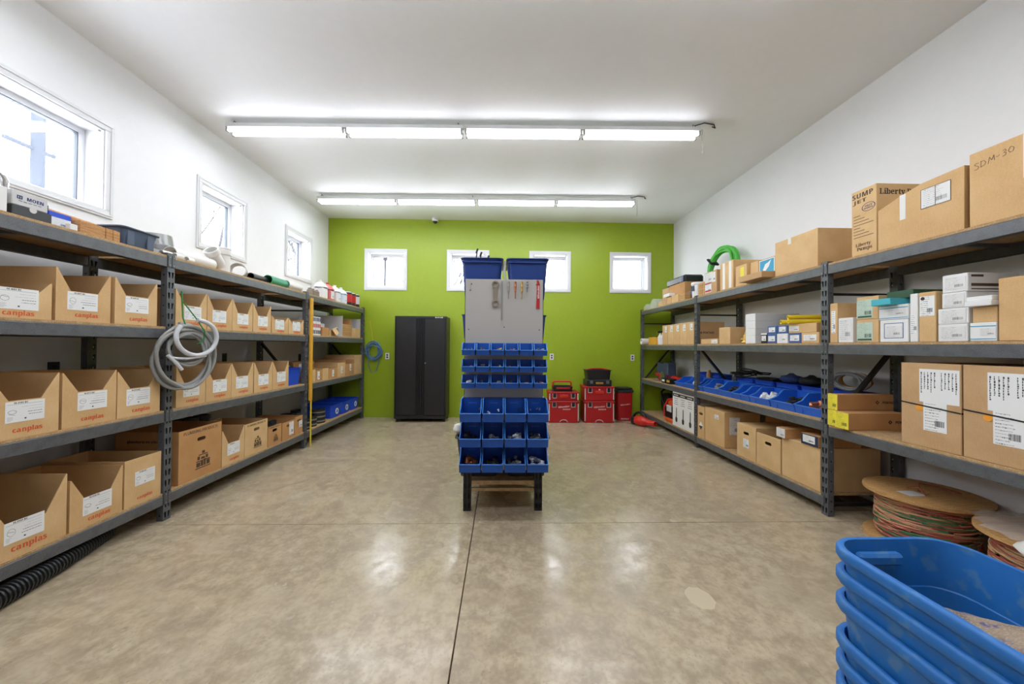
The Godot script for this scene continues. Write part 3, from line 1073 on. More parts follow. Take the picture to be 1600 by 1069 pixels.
func build_rack():
	var zf := -2.965
	var deep := 1.85
	var o := thing("bin_rack", "free-standing black rack with a grey tool board facing the camera", "rack", Vector3(0.015, 0, zf))
	for x in [-0.283, 0.283]:
		for z in [0.0, -deep + POST_D]:
			part(o, "post", post_mesh(1.8), m_("black_steel"), Vector3(x, 0, z))
	for y in [0.235, 0.66, 1.05, 1.37, 1.7]:
		var s := new_shape()
		bx(s, Vector3(0, y - 0.008, -deep / 2), Vector3(0.60, 0.016, deep - 0.1), 0.001)
		part(o, "shelf_board", s, m_("chipboard"))
		for x in [-0.283, 0.283]:
			s = new_shape()
			bx(s, Vector3(x, y - 0.05, -deep / 2), Vector3(0.03, 0.066, deep - 2 * POST_D), 0.002)
			part(o, "beam", s, m_("black_steel"))
	for a in [[0.222, 0.034], [0.166, 0.026]]:
		var s := new_shape()
		bx(s, Vector3(0, a[0], -0.022), Vector3(0.5, a[1], 0.03), 0.002)
		part(o, "end_rail", s, m_("chipboard"))
	var s := new_shape()
	bx(s, Vector3(0, 1.085, 0.013), Vector3(0.615, 1.51, 0.018), 0.002)
	var board := part(o, "tool_board", s, m_("board_grey"))
	for p in [[-0.26, 1.8], [0.0, 1.46], [-0.28, 1.44], [0.28, 1.44], [0.255, 1.8], [-0.27, 1.75]]:
		s = new_shape()
		X = Transform3D(Basis(Vector3.RIGHT, PI / 2), Vector3(p[0], p[1], 0.022))
		cyl(s, 0.005, 0, 0.003, 8)
		part(board, "screw", s, m_("dark_grey"))
	# hung tools
	var zt := zf + 0.0222
	var t := thing("ring_spanner", "grey-brown double ring spanner hung on the grey tool board", "wrench", Vector3(-0.056, 1.64, zt))
	s = new_shape()
	for e in [[0.155, 0.03], [0.005, 0.029]]:
		X = Transform3D(Basis(Vector3.RIGHT, PI / 2), Vector3(0, e[0], 0))
		pipe(s, e[1], 0.011, 0.0, 0.014, 20)
	X = Transform3D.IDENTITY
	prism(s, pv([-0.016, 0.03, 0.016, 0.03, 0.018, 0.08, 0.016, 0.13, -0.016, 0.13, -0.018, 0.08]), 0.002, 0.012)
	part(t, "forging", s, m_("tool_steel"))
	t = thing("steel_rule", "long narrow steel rule hanging beside the ring spanner", "rule", Vector3(-0.005, 1.515, zt))
	s = new_shape()
	bx(s, Vector3(0, 0.155, 0.003), Vector3(0.013, 0.31, 0.003), 0.001)
	part(t, "blade", s, m_("zinc"))
	var bits := [[0.047, 0.145, "grey speckled auger bit hung right of the steel rule", "zinc"], [0.102, 0.145, "dull red-brown spade bit hung on the tool board", "copper"], [0.154, 0.145, "brass-coloured step bit hung on the tool board", "brass"], [0.196, 0.09, "short thin drill bit hung beside the red saw blade", "steel_bright"]]
	for b in bits:
		t = thing("drill_bit", b[2], "drill bit", Vector3(b[0], 1.825 - b[1], zt), 0.0, "bits on the tool board")
		s = new_shape()
		var l: float = b[1]
		X = Transform3D(Basis.IDENTITY, Vector3(0, 0, 0.008))
		lathe(s, [Vector2(0, 0), Vector2(0.003, 0.008), Vector2(0.004, l * 0.35), Vector2(0.008, l * 0.45), Vector2(0.006, l * 0.6), Vector2(0.009, l * 0.7), Vector2(0.006, l * 0.85), Vector2(0.008, l * 0.95), Vector2(0, l)], 8)
		part(t, "shank", s, m_(b[3]))
	t = thing("saw_blade_sleeve", "red blade sleeve with white print at the edge of the tool board", "sleeve", Vector3(0.281, 1.61, zt))
	s = new_shape()
	prism(s, pv([-0.014, 0, 0.014, 0, 0.016, 0.19, 0.006, 0.22, -0.008, 0.225, -0.006, 0.15]), 0, 0.006)
	part(t, "sleeve", s, m_("red_plastic"))
	text(t, "Milwaukee", 0.1, Vector3(0.004, 0.13, 0.0065), m_("ink_white"), true, "Droid Sans", Vector3(0, 0, PI / 2))
	# hopper bins: three rows of six small, three rows of four large
	var rows := [[1.238, 6, 0.094, 0.12], [1.112, 6, 0.092, 0.12], [0.988, 6, 0.096, 0.125], [0.752, 4, 0.152, 0.225], [0.568, 4, 0.152, 0.225], [0.388, 4, 0.15, 0.235]]
	var words := ["top row of small bins", "second row of small bins", "third row of small bins", "top row of large bins", "middle row of large bins", "bottom row of large bins"]
	var filling := ["zinc", "copper", "paper_white", "brass", "black_rubber", "steel_bright", "brass", "zinc"]
	for r in 6:
		var y: float = rows[r][0]
		var n: int = rows[r][1]
		var h: float = rows[r][2]
		var d: float = rows[r][3]
		var pitch: float = 0.66 / n
		var w := pitch - 0.012
		s = new_shape()
		bx(s, Vector3(0, y + h - 0.02 - 0.0, 0.0235), Vector3(0.6, 0.02, 0.003), 0.001)
		part(o, "bin_rail", s, m_("zinc"))
		for k in n:
			var x := 0.02 + (k - (n - 1) / 2.0) * pitch
			var where := "%s of %s in the %s" % [ORD[k], "six" if n == 6 else "four", words[r]]
			var b := thing("hopper_bin", "blue open-front bin, %s" % where, "bin", Vector3(x, y, zf + 0.034), 0.0, "blue bins on the rack end")
			part(b, "bin_body", bin_mesh(w, h, d), m_("bin_blue"))
			part(b, "rim", bin_rim(w, h, d), m_("bin_edge"))
			if n == 4:
				label_slot(b, w, h, d)
			var mname: String = filling[(r * 5 + k * 3) % 8]
			var big := n == 4
			var few := rng.randi_range(7, 12) if big else rng.randi_range(10, 18)
			if (r == 1 and k in [2, 4]) or (r == 2 and k == 2):
				few = 3
			var inside := part(self, "loose_fittings", heap(w - 0.012, d * 0.8, h * (0.5 if big else 0.55), few, r * 31 + k * 7 + 3, rng.randf_range(0.022, 0.032) if big and r > 3 else rng.randf_range(0.011, 0.017)), m_(mname), Vector3(x, y + 0.004, zf + 0.034 + d * 0.45))
			stuff(inside, "loose metal and plastic fittings in the blue bin, %s" % where, "fittings", "fittings in the rack bins")
	# totes on the top and lower shelves
	for k in 2:
		var b := thing("storage_tub", ["dark blue tub with black rods on top of the rack", "dark blue tub with nothing showing on top of the rack"][k], "tub", Vector3(-0.17 + k * 0.377, 1.7, zf - 0.32), 0.0, "blue tubs on the rack top")
		s = new_shape()
		tub(s, 0.33, 0.5, 0.33, 0.024, 0.012)
		part(b, "tub_body", s, m_("tub_blue"))
		s = new_shape()
		bx(s, Vector3(0, 0.295, 0.254), Vector3(0.325, 0.014, 0.014), 0.003)
		part(b, "rib", s, m_("tub_blue"))
	for k in 3:
		t = thing("black_rod", "thin black rod leaning out of the tub, %s from the left" % ORD[k], "rod", Vector3(-0.25 + k * 0.035 + (0.03 if k == 2 else 0.0), 1.71, zf - 0.36), 0.0, "rods in the tub")
		s = new_shape()
		tube(s, [Vector3(-0.03, 0.0, 0), Vector3(0.02, 0.45 - 0.03 * k, 0.0)], 0.006, 6)
		tube(s, [Vector3(0.012, 0.43 - 0.03 * k, 0), Vector3(0.026, 0.47 - 0.03 * k, 0)], 0.009, 6)
		part(t, "shaft", s, m_("black_plastic"))
	t = thing("rope", "blue and white rope hanging between the two top tubs", "rope", Vector3(0.018, 1.715, zf - 0.12))
	s = new_shape()
	tube(s, [Vector3(0.004, 0.3, 0), Vector3(-0.006, 0.22, 0.01), Vector3(0.004, 0.15, 0), Vector3(-0.005, 0.08, 0.01), Vector3(0.0, 0.0, 0)], 0.009, 8)
	part(t, "strand", s, m_("hose_pale"))
	for y in [0.66, 1.37]:
		for k in 2:
			var b := thing("side_bin", "blue bin sticking out past the rack's %s on the %s shelf" % [["window side", "box side"][k], "upper" if y > 1 else "lower"], "bin", Vector3((k * 2 - 1) * 0.185 + 0.015, y, zf - 0.3), PI / 2 * (k * 2 - 1), "bins along the rack")
			s = new_shape()
			tub(s, 0.36, 0.33, 0.2, 0.016, 0.008)
			part(b, "bin_body", s, m_("tub_blue"), Vector3(0, 0, 0.0))
	for k in 2:
		var b := thing("grey_tote", ["dark grey tote with white bags, low on the rack", "dark grey tote without bags, low on the rack"][k], "tote", Vector3(-0.185 + k * 0.395, 0.235, zf - 0.33), 0.0, "grey totes on the rack")
		s = new_shape()
		tub(s, 0.36, 0.5, 0.325, 0.03, 0.016)
		part(b, "tote_body", s, m_("dark_grey"))
	for k in 2:
		t = thing("white_bag", ["crumpled white bag at the top of the grey tote", "white bag below another in the grey tote"][k], "bag", Vector3(-0.362 if k == 0 else -0.2, 0.562 if k == 0 else 0.25, zf - 0.2 - 0.16 * k))
		s = new_shape()
		var prof := []
		for i in 9:
			var a := PI * i / 8.0
			prof.append(Vector2(sin(a) * (0.046 + 0.008 * sin(i * 2.3 + k)), 0.045 - cos(a) * 0.045))
		prof[0].x = 0.0
		prof[8].x = 0.0
		lathe(s, prof, 12, true)
		part(t, "film", s, m_("cloth_white"))

# ---------------------------------------------------------------- along the green wall

func build_back_wall_things():
	# steel cabinet
	var o := thing("steel_cabinet", "tall black two-door steel cabinet against the green wall", "cabinet", Vector3(-1.392, 0, -6.59))
	var w := 0.88
	var d := 0.42
	var s := new_shape()
	bx(s, Vector3(0, 0.935, -0.01), Vector3(w, 1.755, d - 0.02), 0.004)
	var body := part(o, "body", s, m_("black_steel"))
	for a in [[0.085, 0.055], [1.79, 0.042]]:
		part(o, "frame_rail", boxed(Vector3(w, a[1], 0.02), 0.003, false), m_("black_steel"), Vector3(0, a[0], d / 2 - 0.012))
	for q in [-1, 1]:
		s = new_shape()
		bx(s, Vector3(q * 0.245, 0.942, d / 2 - 0.008), Vector3(0.345, 1.64, 0.026), 0.004)
		var door := part(o, "door", s, m_("black_steel"))
		for x in [0.064, 0.04, 0.017]:
			part(door, "pull_rib", boxed(Vector3(0.012, 1.63, 0.02), 0.003), m_("black_steel"), Vector3(q * x, 0.127, d / 2 - 0.007))
		s = new_shape()
		bx(s, Vector3(q * 0.43, 0.942, d / 2 - 0.012), Vector3(0.018, 1.64, 0.018), 0.002)
		part(o, "hinge_strip", s, m_("black_steel"))
	s = new_shape()
	X = Transform3D(Basis(Vector3.RIGHT, PI / 2), Vector3(0.085, 1.01, d / 2 + 0.004))
	cyl(s, 0.013, 0, 0.01, 14)
	part(o, "lock", s, m_("chrome"))
	for x in [-0.4, 0.4]:
		for z in [-0.16, 0.16]:
			s = new_shape()
			cyl(s, 0.022, 0, 0.06, 10)
			part(o, "foot", s, m_("black_plastic"), Vector3(x, 0, z))
	s = new_shape()
	bx(s, Vector3(0.31, 1.79, d / 2 - 0.001), Vector3(0.13, 0.022, 0.003), 0.001)
	part(o, "badge", s, m_("ink_white"))
	text(o, "HUSKY", 0.1, Vector3(0.31, 1.79, d / 2 + 0.002), m_("ink_black"))
	# sockets and camera
	var spots := [[Vector3(-2.09, 1.11, BACK), 0.0, "white wall socket between the blue hose and the black cabinet"], [Vector3(0.918, 1.12, BACK), 0.0, "white wall socket above the shorter red toolbox stack"], [Vector3(2.42, 1.113, BACK), 0.0, "white wall socket above the red bin"],
		[Vector3(-WALL + 0.01, 1.115, -2.72), PI / 2, "dark wall socket behind the nearest parts boxes"], [Vector3(-WALL + 0.01, 1.145, -4.34), PI / 2, "dark wall socket behind the middle bay"], [Vector3(-WALL + 0.01, 1.103, -5.92), PI / 2, "dark wall socket behind the yellow level"]]
	for k in spots.size():
		var p := thing("wall_socket", spots[k][2], "socket", spots[k][0], spots[k][1], "wall sockets")
		s = new_shape()
		bx(s, Vector3(0, 0, 0.003), Vector3(0.072, 0.115, 0.006), 0.002)
		part(p, "plate", s, m_("white_trim") if k < 3 else m_("dark_grey"))
		for y in [-0.021, 0.021]:
			s = new_shape()
			X = Transform3D(Basis(Vector3.RIGHT, PI / 2), Vector3(0, y, 0.006))
			cyl(s, 0.016, 0, 0.002, 12)
			part(p, "outlet", s, m_("black_plastic"))
	var dome := thing("security_camera", "small white dome camera on the ceiling edge above the green wall", "camera", Vector3(-1.23, HIGH - 0.05, BACK + 0.09))
	s = new_shape()
	lathe(s, [Vector2(0, 0.05), Vector2(0.055, 0.05), Vector2(0.06, 0.0), Vector2(0.045, -0.012), Vector2(0, -0.012)], 18)
	part(dome, "base", s, m_("white_trim"))
	s = new_shape()
	lathe(s, [Vector2(0.043, -0.01), Vector2(0.038, -0.03), Vector2(0.022, -0.046), Vector2(0, -0.052)], 16, true)
	part(dome, "dome", s, m_("black_plastic"))
	# red modular tool boxes
	red_box("red lower tool box of the shorter stack, with white lettering", Vector3(1.068, 0, -6.53), 0.545, 0.376, 0.36, true)
	red_box("red shallow tool box under the carry tray", Vector3(1.068, 0.376, -6.53), 0.53, 0.155, 0.36, false)
	red_box("red lower tool box of the taller stack, with white lettering", Vector3(1.683, 0, -6.53), 0.538, 0.376, 0.36, true)
	red_box("red tool box under the black organizer", Vector3(1.683, 0.376, -6.53), 0.538, 0.25, 0.36, false)
	o = thing("carry_tray", "black and red open tool tray with a red bail handle", "tool tray", Vector3(1.06, 0.531, -6.52))
	s = new_shape()
	tub(s, 0.34, 0.26, 0.085, 0.01, 0.006)
	part(o, "tray", s, m_("black_plastic"))
	s = new_shape()
	bx(s, Vector3(0, 0.06, 0.142), Vector3(0.24, 0.03, 0.012), 0.003)
	part(o, "label_strip", s, m_("red_plastic"))
	s = new_shape()
	tube(s, [Vector3(-0.165, 0.06, 0), Vector3(-0.16, 0.14, 0), Vector3(-0.14, 0.165, 0), Vector3(0.14, 0.165, 0), Vector3(0.16, 0.14, 0), Vector3(0.165, 0.06, 0)], 0.016, 8)
	part(o, "handle", s, m_("red_bright"))
	o = thing("organizer_case", "black organizer case with yellow badge on the taller toolbox stack", "tool case", Vector3(1.683, 0.627, -6.52))
	s = new_shape()
	bx(s, Vector3(0, 0.055, 0), Vector3(0.43, 0.11, 0.33), 0.012)
	part(o, "body", s, m_("black_plastic"))
	for x in [-0.14, 0.14]:
		s = new_shape()
		bx(s, Vector3(x, 0.07, 0.168), Vector3(0.05, 0.05, 0.012), 0.003)
		part(o, "latch", s, m_("grey_plastic"))
	s = new_shape()
	bx(s, Vector3(0, 0.056, 0.166), Vector3(0.125, 0.03, 0.006), 0.002)
	part(o, "badge", s, m_("amber_plastic"))
	text(o, "DEWALT", 0.1, Vector3(0, 0.056, 0.1695), m_("ink_black"))
	o = thing("open_tote_tray", "black open tool tote crowning the taller stack, red handle", "tool tote", Vector3(1.683, 0.738, -6.52))
	s = new_shape()
	tub(s, 0.42, 0.3, 0.17, 0.018, 0.014)
	part(o, "tote_body", s, m_("black_plastic"))
	s = new_shape()
	tube(s, [Vector3(-0.2, 0.165, 0), Vector3(-0.08, 0.185, 0), Vector3(0.08, 0.185, 0), Vector3(0.2, 0.165, 0)], 0.012, 8)
	part(o, "handle", s, m_("red_plastic"))
	o = thing("red_bin", "narrow red bin with black lid at the end of the toolboxes", "bin", Vector3(2.19, 0, -6.66))
	s = new_shape()
	X = Transform3D(Basis.IDENTITY, Vector3.ZERO)
	tub(s, 0.275, 0.25, 0.5, 0.012, 0.004, 0.004, false)
	part(o, "body", s, m_("red_plastic"))
	s = new_shape()
	bx(s, Vector3(0, 0.525, 0), Vector3(0.3, 0.045, 0.275), 0.01)
	bx(s, Vector3(0, 0.565, 0), Vector3(0.27, 0.04, 0.25), 0.015)
	var lid := part(o, "lid", s, m_("black_plastic"))
	for k in 5:
		part(lid, "rib", boxed(Vector3(0.02, 0.03, 0.008), 0.002), m_("dark_grey"), Vector3(-0.11 + k * 0.055, 0.5, 0.139))
	text(o, "Milwaukee", 0.17, Vector3(0, 0.29, 0.126), m_("ink_white"), true, "Droid Serif", Vector3(0.04, 0, 0.12))
	text(o, "PACKOUT", 0.14, Vector3(0, 0.035, 0.117), m_("ink_white"))
	# hose coil on the wall
	o = thing("hanging_hose", "blue-grey air hose coiled on a hook beside the shelving", "hose", Vector3(-2.31, 1.2, BACK + 0.07))
	s = new_shape()
	tube(s, stretch(coil(11.0, 0.125, 0.06, 41, 0.035), 1.0, 1.25), 0.0085, 6)
	part(o, "coil", s, m_("hose_blue"))
	s = new_shape()
	tube(s, [Vector3(-0.08, 0.02, 0.02), Vector3(-0.09, -0.24, 0.03), Vector3(-0.03, -0.39, 0.03), Vector3(0.05, -0.36, 0.02), Vector3(0.09, -0.2, 0.02), Vector3(0.085, 0.0, 0.01)], 0.0075, 6)
	part(o, "loop", s, m_("hose_blue"))
	s = new_shape()
	tube(s, [Vector3(-0.02, 0.16, 0.0), Vector3(-0.05, 0.35, -0.03), Vector3(-0.1, 0.55, -0.055)], 0.004, 5)
	part(o, "tie", s, m_("amber_plastic"))

func stretch(p: Array, kx: float, ky: float) -> Array:
	return p.map(func(v): return Vector3(v.x * kx, v.y * ky, v.z))

func red_box(label: String, at: Vector3, w: float, h: float, d: float, big: bool):
	var o := thing("tool_box", label, "tool box", at, 0.0, "red modular tool boxes")
	var s := new_shape()
	bx(s, Vector3(0, h / 2 - 0.01, 0), Vector3(w - 0.02, h - 0.02, d - 0.02), 0.012)
	part(o, "body", s, m_("red_plastic"))
	s = new_shape()
	bx(s, Vector3(0, h - 0.018, 0), Vector3(w, 0.034, d), 0.008)
	var lid := part(o, "lid", s, m_("red_plastic"))
	for x in [-0.3, -0.1, 0.1, 0.3]:
		part(lid, "cleat", boxed(Vector3(w * 0.14, 0.006, d * 0.7), 0.002), m_("dark_grey"), Vector3(x * w, h - 0.006, 0))
	for q in [-1, 1]:
		s = new_shape()
		bx(s, Vector3(q * (w / 2 - 0.022), h * 0.48, d / 2 - 0.008), Vector3(0.016, h * 0.78, 0.012), 0.003)
		part(o, "corner_rib", s, m_("paper_grey"))
		s = new_shape()
		bx(s, Vector3(q * w * 0.3, h - 0.06, d / 2 - 0.004), Vector3(0.055, 0.075, 0.018), 0.004)
		var latch := part(o, "latch", s, m_("black_plastic"))
		s = new_shape()
		for e in [-1, 1]:
			bx(s, Vector3(q * w * 0.3 + e * 0.031, h - 0.068, d / 2 - 0.003), Vector3(0.006, 0.075, 0.016), 0.002)
		bx(s, Vector3(q * w * 0.3, h - 0.106, d / 2 - 0.003), Vector3(0.068, 0.007, 0.016), 0.002)
		part(latch, "guard", s, m_("paper_grey"))
	if big:
		text(o, "Milwaukee", 0.19, Vector3(0.0, h - 0.1, d / 2 - 0.0095), m_("ink_white"), true, "Droid Serif", Vector3(0, 0, 0.1))
		text(o, "PACKOUT", 0.13, Vector3(0.05, h - 0.145, d / 2 - 0.0095), m_("ink_white"))
		s = new_shape()
		var ring := []
		for i in 13:
			var a := PI * i / 12.0
			ring.append(Vector3(cos(a) * 0.065, 0.012 + sin(a) * 0.04, d / 2 - 0.008))
		tube(s, ring, 0.005, 5)
		part(o, "foot_arch", s, m_("paper_grey"))
	else:
		s = new_shape()
		bx(s, Vector3(0, h - 0.1 if h > 0.2 else h - 0.07, d / 2 - 0.003), Vector3(w * 0.26, 0.05, 0.02), 0.006)
		part(o, "handle", s, m_("red_bright"))
		text(o, "M", 0.03, Vector3(0, h - 0.055, d / 2 - 0.0095), m_("ink_white"), true, "Droid Serif")

# ---------------------------------------------------------------- cartons

# side -1 is the window side, +1 the other; z0 nearer the camera than z1; the thing's origin is the middle of its front's foot
func on_shelf(called: String, label: String, category: String, side: int, z0: float, z1: float, y: float, setback := 0.02, group := "", tilt := 0.0) -> Node3D:
	var x := LEFT_FACE - setback if side < 0 else RIGHT_FACE + setback
	return thing(called, label, category, Vector3(x, y, (z0 + z1) / 2), PI / 2 * -side + tilt, group)

# open-topped parts box with a notched front; local +z is the front, front face at z = 0
func parts_box(o: Node3D, w: float, h: float, d: float, notch: float, cut: float, m: Material, heading: String, lab: int, brand := true):
	var t := 0.0045
	var s := new_shape()
	if notch > 0:
		var n := notch * h
		var c := cut * w
		prism(s, pv([-w / 2, 0, w / 2, 0, w / 2, h, w / 2 - 0.006, h, w / 2 - c, h - n, -w / 2 + c, h - n, -w / 2 + 0.006, h, -w / 2, h]), -t, 0)
	else:
		bx(s, Vector3(0, h / 2, -t / 2), Vector3(w, h, t))
	for q in [-1, 1]:
		bx(s, Vector3(q * (w / 2 - t / 2), h / 2, -d / 2 - t / 2), Vector3(t, h, d - t))
	bx(s, Vector3(0, h / 2 + 0.004, -d + t / 2), Vector3(w - 2 * t, h - 0.008, t))
	bx(s, Vector3(0, t / 2, -d / 2), Vector3(w - 2 * t, t, d - 2 * t))
	part(o, "body", s, m)
	if lab >= 0:
		var lw := minf(w * 0.55, 0.165)
		var lh := lw * 0.66
		var ly := h * (1.0 - notch) - lh * 0.55 if notch > 0 else h * 0.55
		ly = maxf(ly, h * 0.22 + lh / 2)
		var l := part(o, "label", sheet(lw, lh), m_("label%d" % (lab % 6)), Vector3(0.01 * (lab % 3 - 1), ly, 0.0002))
		if heading != "":
			text(l, heading, lw * 0.36, Vector3(-lw * 0.12, lh * 0.43, 0.0013), m_("ink_black"), true)
	if brand:
		text(o, "canplas", w * 0.42, Vector3(0.012, h * 0.13, 0.0006), m_("ink_orange"), true)

# closed carton; local +z is the front
func carton(o: Node3D, w: float, h: float, d: float, m: Material, tape := true, bulge := 0.003):
	var s := new_shape()
	bx(s, Vector3(0, h / 2, -d / 2), Vector3(w, h, d), bulge)
	part(o, "body", s, m)
	if tape:
		s = new_shape()
		bx(s, Vector3(0, h + 0.0004, -d / 2), Vector3(0.05, 0.0008, d))
		bx(s, Vector3(0, h - 0.03, 0.0004), Vector3(0.05, 0.06, 0.0008))
		part(o, "tape", s, m_("tape_clear"))

func sticker(o: Node3D, m: String, w: float, h: float, x: float, y: float, z := 0.0004, turn := 0.0) -> MeshInstance3D:
	return part(o, "label", sheet(w, h), m_(m), Vector3(x, y, z), Vector3(0, turn, 0))

# open-topped carton with hand holes in its front
func hand_carton(o: Node3D, w: float, h: float, d: float, m: Material, flaps := false):
	var t := 0.0045
	var s := new_shape()
	slotted(s, w, h, 0, h * 0.76, 0.085, 0.03, -t, 0)
	for q in [-1, 1]:
		bx(s, Vector3(q * (w / 2 - t / 2), h / 2, -d / 2 - t / 2), Vector3(t, h, d - t))
	bx(s, Vector3(0, h / 2, -d + t / 2), Vector3(w - 2 * t, h, t))
	bx(s, Vector3(0, t / 2, -d / 2), Vector3(w - 2 * t, t, d - 2 * t))
	part(o, "body", s, m)
	if flaps:
		for q in [-1, 1]:
			s = new_shape()
			bx(s, Vector3(0, 0.0, -d * 0.24), Vector3(w - 0.01, t, d * 0.46))
			part(o, "flap", s, m, Vector3(0, h + 0.002, -0.003 if q > 0 else -d + 0.003), Vector3(-0.35 if q > 0 else 0.3, 0.0 if q > 0 else PI, 0))

func parts_row(level: int, rows: Array, words: String):
	var k := 0
	for r in rows:
		var o := on_shelf("parts_box", "notched cardboard parts box, %s along the %s window-side shelf" % [ORD[k], words], "parts box", -1, r[0], r[1], L_LEVELS[level], 0.012, "cardboard parts boxes")
		parts_box(o, absf(r[0] - r[1]), r[2], r[3], r[4], r[5], m_(["cardboard", "cardboard_pale", "cardboard"][k % 3]), r[6], k + level * 2, r[2] > 0.15)
		k += 1

func left_parts_boxes():
	parts_row(1, [[-1.82, -2.123, 0.2, 0.5, 0.32, 0.2, "10 3001 BC"], [-2.14, -2.431, 0.3, 0.5, 0.42, 0.25, "10 2021 BC"], [-2.458, -2.75, 0.3, 0.46, 0.36, 0.24, "10 2041 BC"],
		[-2.904, -3.202, 0.295, 0.5, 0.4, 0.25, "10 2181 BC"], [-3.21, -3.498, 0.285, 0.5, 0.4, 0.25, "10 2191 BC"], [-3.503, -3.778, 0.289, 0.5, 0.42, 0.26, "10 2201 BC"], [-3.788, -4.073, 0.28, 0.48, 0.42, 0.28, "10 2211 BC"], [-4.091, -4.398, 0.185, 0.42, 0.36, 0.26, "10 2221 BC"], [-4.406, -4.735, 0.18, 0.42, 0.36, 0.26, "10 2231 BC"]], "upper")
	parts_row(2, [[-1.872, -2.166, 0.325, 0.5, 0.4, 0.27, "10 2101 BC"], [-2.181, -2.477, 0.319, 0.5, 0.36, 0.27, "10 0111 BC"], [-2.484, -2.785, 0.305, 0.5, 0.38, 0.28, "10 2121 BC"],
		[-2.92, -3.201, 0.31, 0.5, 0.42, 0.26, "10 2131 BC"], [-3.206, -3.499, 0.302, 0.5, 0.4, 0.26, "10 2141 BC"], [-3.503, -3.802, 0.312, 0.5, 0.4, 0.26, "10 2151 BC"], [-3.816, -4.112, 0.305, 0.5, 0.4, 0.26, "10 2161 BC"], [-4.118, -4.419, 0.302, 0.5, 0.38, 0.26, "10 2171 BC"]], "middle")
	parts_row(3, [[-1.86, -2.214, 0.35, 0.52, 0.52, 0.27, "10 3101 BC"], [-2.229, -2.528, 0.3, 0.52, 0.46, 0.27, "10 5182 BC"], [-2.541, -2.805, 0.315, 0.52, 0.0, 0.0, "12 0047 BC"]], "lowest")
	var o := on_shelf("parts_box", "notched cardboard parts box between two hand-holed cartons on the lowest shelf", "parts box", -1, -3.4, -3.687, L_LEVELS[3], 0.012, "cardboard parts boxes")
	parts_box(o, 0.287, 0.32, 0.27, 0.4, 0.27, m_("cardboard"), "10 2061 BC", 4)
	# printed side walls of the tall boxes
	# hand-holed cartons of the lowest shelf
	var rows := [[-2.955, -3.392, 0.415, "large open carton with a hand hole beside the post on the lowest shelf"], [-3.696, -4.045, 0.315, "open carton with a hand hole behind the notched box, lowest shelf"], [-4.055, -4.296, 0.21, "low open carton holding black couplings on the lowest shelf"], [-4.312, -4.57, 0.2, "low open carton with a white corner label on the lowest shelf"], [-4.578, -4.745, 0.22, "small open carton at the end of the middle bay's lowest shelf"]]
	for k in rows.size():
		var r: Array = rows[k]
		o = on_shelf("hand_hole_carton", r[3], "carton", -1, r[0], r[1], L_LEVELS[3], 0.014, "open cartons on the lowest shelf")
		var w: float = absf(r[0] - r[1])
		hand_carton(o, w, r[2], 0.48, m_("cardboard_dark" if k != 1 else "cardboard"))
		if k < 3:
			house_print(o, w * 0.36, Vector3(0.02, r[2] * 0.32, 0.0006))
			text(o, "PLUMBING PRODUCTS", w * 0.8, Vector3(0, r[2] * 0.93, 0.0006), m_("ink_brown"), false)
			var p := text(o, "plomberie en plastique", 0.3, Vector3(-w / 2 - 0.0006, r[2] * 0.82, -0.24), m_("ink_black"), true, "Droid Sans", Vector3(0, -PI / 2, 0))
		else:
			sticker(o, "ship%d" % (k % 4), 0.09 if k == 3 else 0.07, 0.15 if k == 3 else 0.08, w * 0.22, r[2] * 0.55)
	for k in 6:
		var c := thing("black_coupling", "black rubber coupling in the low carton, %s of six" % ORD[k], "coupling", Vector3(LEFT_FACE - 0.075 - 0.12 * (k / 3), L_LEVELS[3] + 0.006 + 0.0, -4.105 - 0.07 * (k % 3)), 0.0, "black couplings")
		var s := new_shape()
		lathe(s, [Vector2(0.026, 0), Vector2(0.033, 0), Vector2(0.033, 0.09), Vector2(0.03, 0.1), Vector2(0.03, 0.14), Vector2(0.033, 0.15), Vector2(0.033, 0.245), Vector2(0.026, 0.245), Vector2(0.026, 0)], 16)
		part(c, "sleeve", s, m_("black_rubber"))
		s = new_shape()
		for y in [0.05, 0.2]:
			X = Transform3D(Basis.IDENTITY, Vector3(0, y, 0))
			pipe(s, 0.0345, 0.002, -0.006, 0.006, 16)
		part(c, "band", s, m_("steel_bright"))
	# large black drainage fittings standing behind the notched box
	for k in 3:
		var c := thing("drain_fitting", "large glossy black drain fitting on the lowest shelf, %s of three" % ORD[k], "fitting", Vector3(LEFT_FACE - 0.36 - 0.14 * (k % 2), L_LEVELS[3], -3.475 - 0.07 * k), 0.0, "black drain fittings")
		var s := new_shape()
		lathe(s, [Vector2(0.042, 0), Vector2(0.055, 0), Vector2(0.055, 0.3), Vector2(0.062, 0.31), Vector2(0.062, 0.36), Vector2(0.055, 0.37), Vector2(0.055, 0.385), Vector2(0.065, 0.39), Vector2(0.065, 0.43), Vector2(0.05, 0.43), Vector2(0.042, 0)], 20)
		part(c, "body", s, m_("black_plastic"))
	# blue tub ending the middle shelf
	o = on_shelf("blue_tub", "bright blue plastic tub at the end of the middle parts-box shelf", "tub", -1, -4.432, -4.755, L_LEVELS[2], 0.02)
	var st := new_shape()
	tub(st, 0.3, 0.42, 0.21, 0.02, 0.01)
	part(o, "tub_body", st, m_("bright_blue"), Vector3(0, 0, -0.22))
